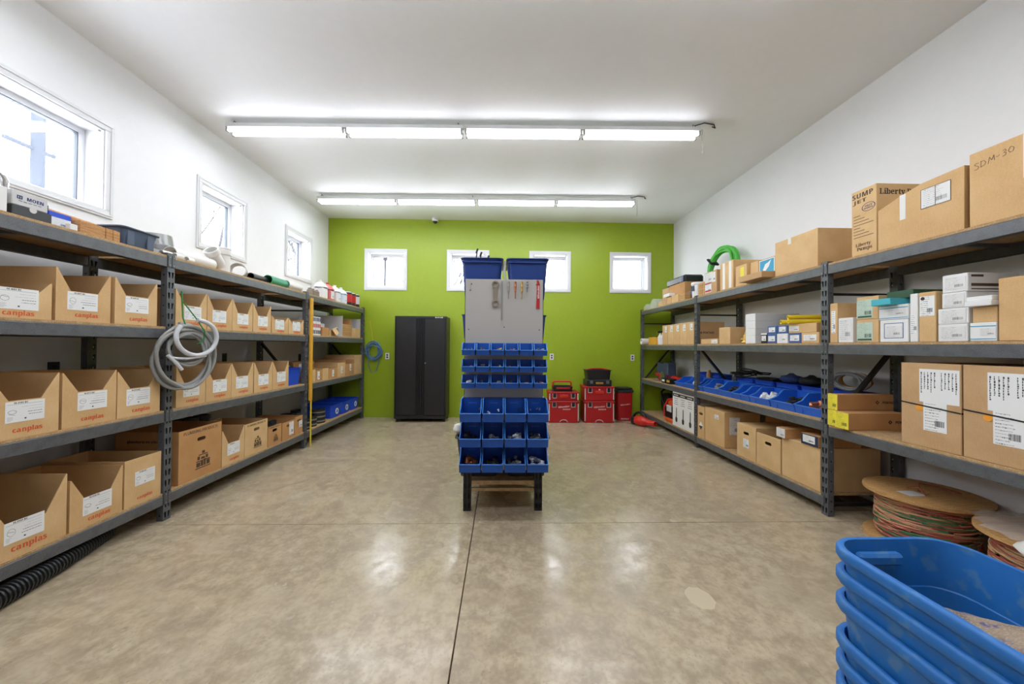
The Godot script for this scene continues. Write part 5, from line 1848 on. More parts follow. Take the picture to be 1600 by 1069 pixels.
	o = closed_box("carton covered in coloured product prints, top shelf", -4.372, -4.635, y, 0.27, 0.34, "cardboard_grey", 0.014, g)
	for p in [["ship_blue", -0.05, 0.07, 0.14, 0.11], ["ship_white", -0.04, 0.2, 0.16, 0.12], ["ship1", 0.07, 0.19, 0.07, 0.12]]:
		sticker(o, p[0], p[3], p[4], p[1], p[2])
	s = new_shape()
	bx(s, Vector3(-0.05, 0.035, 0.0022), Vector3(0.13, 0.02, 0.001))
	bx(s, Vector3(-0.05, 0.125, 0.0022), Vector3(0.13, 0.012, 0.001))
	part(o, "red_print", s, m_("ink_red"))
	for k in 3:
		o = closed_box("thin tan carton standing on edge by the post, %s of three" % ORD[k], -4.642 - 0.05 * k, -4.688 - 0.05 * k, y, 0.165, 0.24, "plywood", 0.014, "thin cartons", false, "thin_carton")
	# green hose coil leaning on the wall
	o = thing("green_hose_coil", "bright green hose coil leaning against the wall over the cartons", "hose", Vector3(3.0, y + 0.375, -5.0), -PI / 2)
	s = new_shape()
	X = Transform3D(Basis.from_euler(Vector3(-0.12, 0, 0)), Vector3.ZERO)
	tube(s, coil(11.0, 0.31, 0.075, 63, 0.045, 32), 0.016, 8)
	part(o, "coil", s, m_("hose_green"))
	for a in [2.5]:
		s = new_shape()
		X = Transform3D(Basis.from_euler(Vector3(-0.12, 0, 0)) * Basis(Vector3.BACK, a), Vector3.ZERO)
		bx(s, Vector3(0.31, 0, 0), Vector3(0.16, 0.03, 0.13), 0.01)
		part(o, "strap", s, m_("black_rubber"))
	# far bay
	o = on_shelf("white_bucket", "white plastic bucket with a navy label near the post", "bucket", 1, -4.88, -5.06, y, 0.02, g)
	s = new_shape()
	X = Transform3D(Basis.IDENTITY, Vector3(0, 0, -0.1))
	lathe(s, [Vector2(0, 0), Vector2(0.082, 0), Vector2(0.09, 0.18), Vector2(0.097, 0.183), Vector2(0.097, 0.2), Vector2(0.0, 0.2)], 24)
	part(o, "pail", s, m_("jug_white"))
	s = new_shape()
	bx(s, Vector3(0, 0.13, -0.012), Vector3(0.075, 0.07, 0.006), 0.001)
	var lab := part(o, "label", s, m_("paper_navy"))
	s = new_shape()
	X = Transform3D(Basis.IDENTITY, Vector3(0, 0, -0.1))
	cyl(s, 0.094, 0.2, 0.212, 20)
	part(o, "lid", s, m_("jug_white"))
	o = on_shelf("sandpaper_disc_pack", "dark green disc pack leaning behind the white bucket", "disc pack", 1, -4.87, -5.13, y, 0.26, g)
	s = new_shape()
	X = Transform3D(Basis(Vector3.RIGHT, PI / 2 - 0.2), Vector3(0, 0.132, -0.03))
	cyl(s, 0.13, -0.03, 0.03, 26)
	part(o, "discs", s, m_("paper_dark_green"))
	o = on_shelf("white_sack", "pale folded sack lying over the goods by the post", "sack", 1, -4.5, -4.98, y + 0.2702, 0.12)
	s = new_shape()
	bx(s, Vector3(0.12, 0.02, -0.1), Vector3(0.2, 0.035, 0.14), 0.015)
	part(o, "fold", s, m_("cloth_white"))
	o = on_shelf("red_tin", "red tin beside the white bucket", "tin", 1, -4.75, -4.85, y, 0.305, g)
	s = new_shape()
	cyl(s, 0.045, 0, 0.15, 18)
	part(o, "tin", s, m_("red_bright"))
	o = closed_box("slate-grey tool bag on the top shelf behind the bucket", -5.14, -5.3, y, 0.13, 0.2, "slate_blue", 0.12, g, false, "tool_pouch")
	o = closed_box("orange-brown carton under the black case", -5.36, -5.86, y, 0.3, 0.36, "cardboard_dark", 0.12, g)
	o = closed_box("pale pink-brown carton with an open flap under the black case", -5.87, -6.12, y, 0.29, 0.32, "cardboard_grey", 0.12, g)
	o = on_shelf("black_case", "black zipped tool case on the brown cartons", "case", 1, -5.42, -6.05, y + 0.3005, 0.13)
	s = new_shape()
	bx(s, Vector3(0, 0.06, -0.17), Vector3(0.6, 0.12, 0.3), 0.025)
	part(o, "shell", s, m_("black_plastic"))
	s = new_shape()
	bx(s, Vector3(0.24, 0.055, -0.01), Vector3(0.11, 0.09, 0.012), 0.003)
	part(o, "pocket", s, m_("slate_blue"))
	var small := [[-5.15, -5.33, 0.1, "plywood"], [-5.345, -5.56, 0.11, "cardboard"], [-5.57, -5.72, 0.1, "cardboard_pale"], [-5.73, -5.86, 0.115, "cardboard_grey"], [-5.875, -6.02, 0.07, "cardboard"]]
	for k in small.size():
		var r: Array = small[k]
		closed_box("small cardboard box at the far shelf edge, %s from the bucket" % ORD[k], r[0], r[1], y, r[2], 0.09, r[3], 0.014, "small boxes on the far top shelf", false, "small_box")
	o = closed_box("small white printed box on the small cardboard boxes", -5.62, -5.84, y + 0.116, 0.05, 0.085, "paper_white", 0.014, g, false, "small_box")
	# bags of clear fittings
	for k in 2:
		o = on_shelf("clear_bag", "clear bag of pale fittings at the far end, %s" % ["the larger", "the smaller"][k], "bag", 1, -6.14 - 0.29 * k, -6.42 - 0.29 * k, y, 0.03, "clear bags")
		s = new_shape()
		var h := 0.16 if k == 0 else 0.1
		prism(s, pv([-0.14, 0, 0.14, 0, 0.13, h * 0.5, 0.07, h * 0.9, 0.0, h, -0.07, h * 0.85, -0.13, h * 0.45]), -0.22, 0)
		part(o, "film", s, m_("clear_plastic"))
		part(o, "contents", heap(0.2, 0.16, h * 0.7, 12, 500 + k, 0.03), m_("pvc_grey"), Vector3(0, 0.004, -0.11))

func handwriting(o: Node3D, at: Vector3) -> MeshInstance3D:
	# marker strokes: S D M - 3 0
	var strokes := [[[0.03, 0.05], [0.01, 0.055], [0.0, 0.045], [0.02, 0.03], [0.03, 0.02], [0.02, 0.005], [0.0, 0.008]], [[0.045, 0.055], [0.043, 0.01]], [[0.04, 0.055], [0.065, 0.05], [0.075, 0.035], [0.068, 0.018], [0.042, 0.01]], [[0.09, 0.012], [0.098, 0.058], [0.112, 0.03], [0.126, 0.062], [0.13, 0.02]],
		[[0.14, 0.04], [0.15, 0.036], [0.162, 0.042]], [[0.18, 0.06], [0.195, 0.066], [0.2, 0.052], [0.185, 0.045], [0.2, 0.036], [0.196, 0.022], [0.178, 0.02]], [[0.225, 0.064], [0.212, 0.045], [0.222, 0.026], [0.24, 0.028], [0.246, 0.05], [0.23, 0.066], [0.222, 0.062]]]
	var s := new_shape()
	for k in strokes:
		for i in k.size() - 1:
			var a := Vector3(k[i][0], k[i][1] + k[i][0] * 0.08, 0)
			var b := Vector3(k[i + 1][0], k[i + 1][1] + k[i + 1][0] * 0.08, 0)
			bar(s, a, b, 0.0028, 0.0008, 0.0)
	return part(o, "handwriting", s, m_("ink_brown"), at)

func right_upper_shelf():
	var y: float = R_LEVELS[1]
	var g := "cartons on the upper shelf"
	# nearest bay, from the frame edge towards the post
	var o := closed_box("large plain tan carton at the frame edge of the upper shelf", -1.45, -1.848, y, 0.322, 0.42, "cardboard_pale", 0.012, g)
	o = closed_box("blue and white faucet carton under a tan one, upper shelf", -1.856, -1.966, y, 0.1, 0.3, "paper_white", 0.012, g)
	band_print(o, 0.11, 0.1)
	o = closed_box("small tan carton between the white ones and the large tan carton", -1.858, -1.96, y + 0.101, 0.085, 0.28, "cardboard", 0.02, g)
	for k in 2:
		o = closed_box("flat white carton jutting out, %s" % ["lower of the pair", "upper of the pair"][k], -1.853 - 0.004 * k, -1.965, y + 0.187 + 0.027 * k, 0.026, 0.26, "paper_white", -0.02 + 0.012 * k, "flat white cartons")
	var st := [[-1.977, -2.116, 0.0, 0.099, "bottom"], [-1.972, -2.116, 0.1, 0.089, "second"], [-1.982, -2.096, 0.19, 0.088, "third"], [-1.975, -2.094, 0.279, 0.102, "top"]]
	for r in st:
		o = closed_box("white carton, %s of the stack of four beside the tan cartons" % r[4], r[0], r[1], y + r[2], r[3], 0.3, "paper_white", 0.014, "white carton stack")
		sticker(o, "ship_white", absf(r[0] - r[1]) * 0.86, 0.07, 0.0, r[3] * 0.5)
	for a in [[0.085, 0.012, 0.07], [0.035, 0.016, 0.26], [0.012, 0.006, 0.26]]:
		part(o, "side_print", boxed(Vector3(0.001, a[1], a[2])), m_("ink_brown"), Vector3(0.0598, a[0] - a[1] / 2, -0.02 - a[2] / 2))
	o = closed_box("tall tan carton with a white round-logo label", -2.125, -2.214, y, 0.3, 0.32, "cardboard", 0.012, g)
	sticker(o, "ship0", 0.078, 0.12, 0.0, 0.215)
	var s := new_shape()
	X = Transform3D(Basis(Vector3.RIGHT, PI / 2), Vector3(-0.022, 0.262, 0.0016))
	cyl(s, 0.011, 0, 0.0008, 16)
	part(o, "round_mark", s, m_("ink_black"))
	o = closed_box("tall narrow white carton next to the round-logo one", -2.221, -2.266, y, 0.3, 0.3, "paper_white", 0.014, g)
	sticker(o, "ship2", 0.04, 0.12, 0.0, 0.11)
	o = closed_box("white carton with a blue framed label under another", -2.275, -2.452, y, 0.147, 0.3, "paper_white", 0.014, g)
	s = new_shape()
	frame4(s, 0.12, 0.1, 0.004, 0, 0.001, 0.0)
	part(o, "frame_print", s, m_("paper_blue"), Vector3(0, 0.075, 0.0002))
	sticker(o, "ship_white", 0.1, 0.07, 0, 0.07)
	o = closed_box("white carton with blue bands on the framed-label one", -2.272, -2.458, y + 0.148, 0.095, 0.3, "paper_white", 0.012, g)
	band_print(o, 0.186, 0.095)
	o = closed_box("turquoise box jutting over the green-labelled cartons", -2.33, -2.456, y + 0.2435, 0.042, 0.26, "paper_teal", -0.045, g, false, "small_box")
	o = closed_box("dark green box behind the turquoise one", -2.28, -2.44, y + 0.2865, 0.05, 0.2, "paper_dark_green", 0.05, g, false, "small_box")
	for k in 2:
		o = closed_box("tan carton with a pale green label, %s of two" % ["lower", "upper"][k], -2.459, -2.615, y + 0.161 * k, 0.16, 0.3, "cardboard", 0.012, "green-labelled cartons")
		sticker(o, "ship_green", 0.115, 0.13, -0.018, 0.075)
		s = new_shape()
		bx(s, Vector3(-0.018, 0.02, 0.002), Vector3(0.1, 0.012, 0.0008))
		part(o, "dark_strip", s, m_("paper_dark_green"))
		s = new_shape()
		bx(s, Vector3(0, 0.1602, -0.15), Vector3(0.15, 0.0006, 0.28))
		part(o, "green_top", s, m_("paper_green"))
	o = closed_box("small white carton next to the green-labelled ones", -2.647, -2.764, y, 0.185, 0.24, "paper_white", 0.014, g)
	sticker(o, "ship_white", 0.1, 0.15, 0, 0.095)
	o = closed_box("tan carton with a tall white label beside the post", -2.772, -2.836, y, 0.305, 0.34, "cardboard", 0.014, g)
	sticker(o, "ship3", 0.035, 0.17, 0.0, 0.16)
	# middle bay
	var nz := [[-2.936, -3.114], [-3.118, -3.256], [-3.266, -3.398], [-3.406, -3.523]]
	var low := ["paper_white", "paper_blue", "paper_white", "paper_blue"]
	low[0] = "cardboard"
	for k in 4:
		o = closed_box("small fitting box beside the post, %s of the lower row" % ORD[k], nz[k][0], nz[k][1], y, 0.088, 0.3, low[k], 0.014, "small fitting boxes", false, "small_box")
		sticker(o, "ship%d" % k, absf(nz[k][0] - nz[k][1]) * 0.72, 0.05, 0, 0.045)
	o = closed_box("long tan box with a dark diamond logo under the yellow sleeves", -2.96, -3.256, y + 0.0885, 0.078, 0.3, "cardboard", 0.014, g, false, "small_box")
	sticker(o, "ship2", 0.11, 0.045, -0.085, 0.04)
	diamond(o, Vector3(0.1485, 0.04, -0.08), PI / 2, 0.022)
	text(o, "PENTAIR", 0.12, Vector3(0.1485, 0.04, -0.19), m_("ink_black"), true, "Droid Sans", Vector3(0, PI / 2, 0))
	for k in 2:
		o = closed_box("small blue box with white label, %s of the upper row" % ORD[k], -3.266 - 0.14 * k, -3.396 - 0.125 * k, y + 0.0885, 0.072 + 0.004 * k, 0.28, "paper_blue", 0.016, "small fitting boxes", false, "small_box")
		sticker(o, "ship1", 0.08, 0.045, 0, 0.04)
	for k in 3:
		o = thing("yellow_sleeve", "bright yellow rolled sleeve on the tan box, %s of three" % ORD[k], "sleeve", Vector3(RIGHT_FACE + 0.1 + 0.02 * k, y + 0.1672 + 0.0415 * (k / 2), -3.2 + 0.06 * k - 0.09 * (k / 2)), 1.3, "yellow sleeves")
		s = new_shape()
		X = Transform3D(Basis(Vector3.RIGHT, PI / 2), Vector3(0, 0.02, 0))
		lathe(s, [Vector2(0.012, -0.17), Vector2(0.02, -0.17), Vector2(0.018, -0.05), Vector2(0.02, 0.08), Vector2(0.019, 0.17), Vector2(0.012, 0.17), Vector2(0.012, -0.17)], 12)
		part(o, "film", s, m_("yellow_plastic"))
	o = closed_box("small black and white can box beside the white stack", -3.535, -3.62, y, 0.1, 0.1, "black_plastic", 0.02, g, false, "small_box")
	sticker(o, "ship3", 0.06, 0.05, 0, 0.05)
	s = new_shape()
	bx(s, Vector3(0, 0.093, 0.0004), Vector3(0.085, 0.014, 0.001))
	part(o, "white_band", s, m_("paper_white"))
	for k in 4:
		o = closed_box("plain white carton in the stack of four by the valve, %s from the bottom" % ORD[k], -3.69, -3.842, y + 0.0765 * k, 0.076, 0.46, "paper_white", 0.012, "plain white carton stack")
	o = thing("brass_valve", "brass valve standing beside the plain white stack", "valve", Vector3(RIGHT_FACE + 0.07, y, -3.93))
	s = new_shape()
	lathe(s, [Vector2(0, 0), Vector2(0.04, 0), Vector2(0.042, 0.02), Vector2(0.022, 0.03), Vector2(0.03, 0.055), Vector2(0.018, 0.075), Vector2(0.02, 0.09), Vector2(0.008, 0.1), Vector2(0.008, 0.125), Vector2(0, 0.125)], 16, true)
	part(o, "body", s, m_("brass"))
	s = new_shape()
	X = Transform3D(Basis(Vector3.RIGHT, PI / 2), Vector3(0, 0.045, 0))
	pipe(s, 0.02, 0.004, -0.055, 0.055, 14)
	part(o, "port", s, m_("brass"))
	o = closed_box("tan carton with its side open to the room, behind the valve", -4.11, -4.325, y, 0.19, 0.36, "cardboard", 0.016, g)
	o = closed_box("low white box between the post and the open-sided carton", -4.34, -4.72, y, 0.062, 0.14, "cardboard_pale", 0.014, g)
	sticker(o, "ship_white", 0.12, 0.045, 0.11, 0.03)
	o = closed_box("brown carton behind the open-sided one", -3.93, -4.3, y, 0.25, 0.17, "cardboard_dark", 0.42, g)
	# far bay
	for k in 5:
		o = closed_box("tan stock carton with a white label, %s of five in the far bay" % ORD[k], -4.9 - 0.196 * k, -5.09 - 0.196 * k, y, 0.3, 0.42, "cardboard" if k % 2 else "cardboard_pale", 0.014, "labelled stock cartons")
		sticker(o, "ship%d" % (k % 4), 0.07, 0.09, 0.03, 0.235)
		if k == 0:
			diamond(o, Vector3(0.0955, 0.155, -0.1), PI / 2, 0.016)
			text(o, "PENTAIR", 0.15, Vector3(0.0956, 0.155, -0.2), m_("ink_black"), true, "Droid Sans", Vector3(0, PI / 2, 0))
	for k in 2:
		o = thing("spray_bottle", "white spray bottle beside the stock cartons, %s" % ["the nearer", "the farther"][k], "bottle", Vector3(RIGHT_FACE + 0.06, y, -5.96 - 0.1 * k), 0.0, "spray bottles")
		s = new_shape()
		lathe(s, [Vector2(0, 0), Vector2(0.038, 0), Vector2(0.04, 0.12), Vector2(0.015, 0.165), Vector2(0.014, 0.19), Vector2(0, 0.19)], 16)
		part(o, "bottle", s, m_("jug_white"))
		s = new_shape()
		bx(s, Vector3(-0.012, 0.205, 0), Vector3(0.06, 0.03, 0.022), 0.005)
		part(o, "trigger", s, m_("black_plastic"))
	o = closed_box("amber yellow plastic case at the far end of the upper shelf", -6.1, -6.4, y, 0.125, 0.16, "amber_plastic", 0.0, g, false, "yellow_case")
	s = new_shape()
	bx(s, Vector3(0, 0.13, -0.08), Vector3(0.3, 0.01, 0.16), 0.002)
	part(o, "lid", s, m_("black_plastic"))
	lying_pipe("white roll sticking out at the far end of the upper shelf", "pvc_white", 0.055, 0.02, 0.2, Vector3(RIGHT_FACE + 0.02, y, -6.53), -PI / 2, false, "white_roll")

func band_print(o: Node3D, w: float, h: float):
	for y in [0.12, 0.8]:
		var s := new_shape()
		bx(s, Vector3(0, h * y, 0.0004), Vector3(w * 0.96, h * 0.05, 0.001))
		part(o, "blue_band", s, m_("paper_sky"))
	sticker(o, "ship_white", w * 0.6, h * 0.4, 0.02, h * 0.48)

func diamond(o: Node3D, at: Vector3, turn: float, r: float):
	var s := new_shape()
	prism(s, pv([0, -r, r, 0, 0, r, -r, 0, 0, -r + 0.0001, 0, -r * 0.4, -r * 0.4, 0, 0, r * 0.4, r * 0.4, 0, 0, -r * 0.4]), 0, 0.0008)
	part(o, "diamond_mark", s, m_("ink_black"), at, Vector3(0, turn, 0))

func right_bin_shelf():
	var y: float = R_LEVELS[2]
	# front row of hopper bins
	var fz := [[-2.922, -3.205, 0.17], [-3.21, -3.503, 0.165], [-3.515, -3.8, 0.155], [-3.805, -3.947, 0.15], [-3.951, -4.092, 0.15], [-4.097, -4.378, 0.16], [-4.383, -4.69, 0.16], [-4.7, -4.795, 0.14], [-4.865, -5.175, 0.15], [-5.181, -5.47, 0.13]]
	var filled := {0: ["copper", "copper fittings"], 1: ["black_rubber", "black fittings"], 2: ["paper_white", "white and black fittings"], 5: ["black_plastic", "black elbows"], 6: ["zinc", "grey clamps"], 8: ["paper_white", "white fittings"]}
	for k in fz.size():
		var r: Array = fz[k]
		var o := on_shelf("hopper_bin", "blue open-front bin on the long bin shelf, %s from the near post" % ORD[k], "bin", 1, r[0], r[1], y, 0.016, "front bins on the bin shelf")
		var w: float = absf(r[0] - r[1]) - 0.006
		part(o, "bin_body", bin_mesh(w, r[2], 0.27), m_("bin_blue_light"), Vector3(0, 0, -0.275))
		part(o, "rim", bin_rim(w, r[2], 0.27), m_("bin_edge"), Vector3(0, 0, -0.275))
		if w > 0.2:
			var s := new_shape()
			bx(s, Vector3(0, 0.035, -0.005), Vector3(0.004, 0.06, 0.006), 0.001)
			part(o, "divider_rib", s, m_("bin_blue_light"), Vector3(-w * 0.2, 0, -0.008))
		if filled.has(k):
			var f := part(self, "loose_fittings", heap(w - 0.02, 0.2, 0.11, 9, 700 + k, 0.045), m_(filled[k][0]), o.position + Vector3(0.15, 0.005, 0), Vector3(0, PI / 2, 0))
			stuff(f, "loose %s in the %s bin from the near post" % [filled[k][1], ORD[k]], "fittings", "fittings on the bin shelf")
	# back row
	for k in 7:
		var zb := -2.93 - 0.33 * k if k < 5 else -4.9 - 0.33 * (k - 5)
		var o := on_shelf("stacking_bin", "bright blue bin in the back row of the bin shelf, %s from the near post" % ORD[k], "bin", 1, zb, zb - 0.32, y, 0.365, "back bins on the bin shelf")
		var s := new_shape()
		tub(s, 0.292, 0.18, 0.2, 0.008, 0.008)
		part(o, "bin_body", s, m_("bright_blue"), Vector3(0, 0, -0.1))
		s = new_shape()
		bx(s, Vector3(0, 0.16, -0.006), Vector3(0.24, 0.012, 0.01), 0.002)
		part(o, "label_ledge", s, m_("bin_blue_light"))
	# black sheet and cables over the back row
	var o := thing("black_cable_heap", "tangle of black cables on the back bins by the brace", "cables", Vector3(2.99, y + 0.2005, -4.42), -PI / 2)
	var s := new_shape()
	for k in 4:
		X = Transform3D(Basis.from_euler(Vector3(-PI / 2 + 0.3 * sin(k * 2.0), 0, k)), Vector3(0.1 * k - 0.15, 0.05 + 0.012 * k, 0))
		tube(s, coil(2.0, 0.13, 0.03, 90 + k, 0.03, 20), 0.006, 5)
	part(o, "cable", s, m_("black_rubber"))
	for k in 2:
		o = thing("rubber_glove_pile", "dark folded rubber goods on the back bins, %s" % ["near the post", "farther from the post"][k], "rubber goods", Vector3(3.0, y + 0.2005, -3.52 - 0.25 * k), -PI / 2)
		s = new_shape()
		X = Transform3D(Basis.from_scale(Vector3(1, 0.5, 0.8)), Vector3(0, 0.055, 0))
		lathe(s, [Vector2(0, -0.1), Vector2(0.08, -0.09), Vector2(0.12, -0.03), Vector2(0.1, 0.04), Vector2(0.05, 0.06), Vector2(0.02, 0.1), Vector2(0, 0.1)], 14, true)
		part(o, "fold", s, m_(["black_rubber", "cloth_blue"][k]))
	o = thing("black_tray", "flat black tray lying on the back bins", "tray", Vector3(3.0, y + 0.2005, -4.05), -PI / 2)
	s = new_shape()
	tub(s, 0.26, 0.18, 0.03, 0.006, 0.006)
	part(o, "tray", s, m_("black_plastic"))
	# far bay: tools
	o = on_shelf("circular_saw", "red and silver power saw lying on the bin shelf's far end", "power tool", 1, -5.9, -6.45, y, 0.04)
	s = new_shape()
	bx(s, Vector3(0.08, 0.06, -0.1), Vector3(0.2, 0.1, 0.12), 0.02)
	bx(s, Vector3(-0.1, 0.1, -0.1), Vector3(0.26, 0.045, 0.06), 0.015)
	part(o, "housing", s, m_("red_plastic"))
	s = new_shape()
	X = Transform3D(Basis(Vector3.RIGHT, PI / 2), Vector3(0.17, 0.085, -0.05))
	cyl(s, 0.085, -0.02, 0.02, 20)
	part(o, "blade_guard", s, m_("steel_bright"))
	s = new_shape()
	bx(s, Vector3(0.03, 0.006, -0.08), Vector3(0.4, 0.006, 0.15), 0.002)
	part(o, "shoe", s, m_("zinc"))
	o = on_shelf("grinder", "red angle tool with silver body behind the small tool packs", "power tool", 1, -5.5, -6.0, y, 0.16)
	s = new_shape()
	X = Transform3D(Basis(Vector3.BACK, PI / 2), Vector3(0, 0.07, -0.05))
	lathe(s, [Vector2(0, -0.22), Vector2(0.03, -0.22), Vector2(0.035, 0.0), Vector2(0.045, 0.1), Vector2(0.03, 0.2), Vector2(0, 0.2)], 16)
	part(o, "body", s, m_("red_plastic"))
	s = new_shape()
	bx(s, Vector3(0.05, 0.02, -0.05), Vector3(0.3, 0.04, 0.08), 0.008)
	part(o, "base", s, m_("zinc"))
	for k in 2:
		o = closed_box("black battery pack with %s, by the first far bin" % ["a yellow band", "a white cap"][k], -5.6 - 0.17 * k, -5.74 - 0.17 * k, y, 0.075, 0.1, "black_plastic", 0.016, "battery packs", false, "battery_pack")
		s = new_shape()
		bx(s, Vector3(0, 0.04, 0.001), Vector3(0.09, 0.03, 0.002))
		part(o, "band", s, m_(["amber_plastic", "paper_white"][k]))
	o = on_shelf("grey_tool_case", "grey-green hard case standing at the end of the bin shelf", "case", 1, -6.2, -6.62, y, 0.22)
	s = new_shape()
	bx(s, Vector3(0, 0.15, -0.1), Vector3(0.42, 0.3, 0.16), 0.02)
	part(o, "shell", s, m_("slate_blue"))
	s = new_shape()
	bx(s, Vector3(0, 0.29, -0.018), Vector3(0.12, 0.02, 0.006), 0.002)
	part(o, "label_plate", s, m_("black_plastic"))
	o = on_shelf("tan_bottle", "tan glue bottle with a yellow base in front of the back bins", "bottle", 1, -5.05, -5.12, y + 0.0, 0.325)
	s = new_shape()
	lathe(s, [Vector2(0, 0.0), Vector2(0.032, 0.0), Vector2(0.032, 0.2), Vector2(0.02, 0.235), Vector2(0.02, 0.255), Vector2(0, 0.255)], 16)
	part(o, "bottle", s, m_("lumber"))
	s = new_shape()
	pipe(s, 0.033, 0.001, 0.06, 0.12, 16)
	part(o, "wrapper", s, m_("amber_plastic"))
	# nearest bay (lower level)
	y = 0.715
	for k in 3:
		o = closed_box("long brown carton with a yellow printed end, %s" % ["lower one by the post", "lower one farther from the post", "upper one"][k], [-2.75, -2.635, -2.752][k], [-2.835, -2.743, -2.834][k], y + (0.126 if k == 2 else 0.0), 0.125 if k < 2 else 0.12, 0.44, "cardboard_dark", -0.03 if k == 1 else -0.005, "yellow-ended cartons")
		sticker(o, "ship_yellow", [0.083, 0.106, 0.08][k], 0.118, 0, 0.0625 if k < 2 else 0.06)
		if k != 0:
			var w := 0.108 if k == 1 else 0.082
			diamond(o, Vector3(w / 2 + 0.0005, 0.06, -0.31), PI / 2, 0.016)
			text(o, "PENTAIR", 0.1, Vector3(w / 2 + 0.0006, 0.06, -0.4), m_("ink_black"), true, "Droid Sans", Vector3(0, PI / 2, 0))
	for k in 2:
		o = closed_box("big strapped tan carton with taped papers, %s" % ["next to the yellow-ended ones", "at the frame edge"][k], [-2.012, -1.69][k], [-2.325, -2.004][k], y, 0.51, 0.5, "cardboard_grey", 0.02, "strapped cartons")
		var w: float = [0.313, 0.314][k]
		sticker(o, "big_sheet", w * 0.64, 0.2, 0.05, 0.375)
		sticker(o, "ship%d" % (k + 1), w * 0.38, 0.17, 0.03, 0.19)
		s = new_shape()
		bar(s, Vector3(-w / 2, 0.262, 0.0022), Vector3(w / 2, 0.234, 0.0022), 0.008, 0.001, 0.0)
		bx(s, Vector3(w / 2 + 0.001, 0.234, -0.25), Vector3(0.001, 0.008, 0.5))
		part(o, "strap", s, m_("black_rubber"))
		s = new_shape()
		X = Transform3D(Basis(Vector3.RIGHT, PI / 2), Vector3(-0.05, 0.236, 0.0012))
		cyl(s, 0.02, 0, 0.001, 18)
		part(o, "orange_dot", s, m_("orange_dot"))
	for k in 3:
		o = thing("cable_coil", "coil of %s cable heaped on the nearest back bin" % ["grey", "off-white", "brown and white"][k], "cable", Vector3(3.0 + 0.056 * (k - 1), 0.745 + 0.2005 + 0.085, -3.09 - 0.03 * k), -PI / 2, "cable coils")
		s = new_shape()
		X = Transform3D.IDENTITY
		tube(s, stretch(coil(6.0, 0.15, 0.04, 130 + k, 0.016, 22), 1.0, 0.5), 0.009, 6)
		part(o, "coil", s, m_(["hose_grey", "pvc_white", "lumber"][k]))

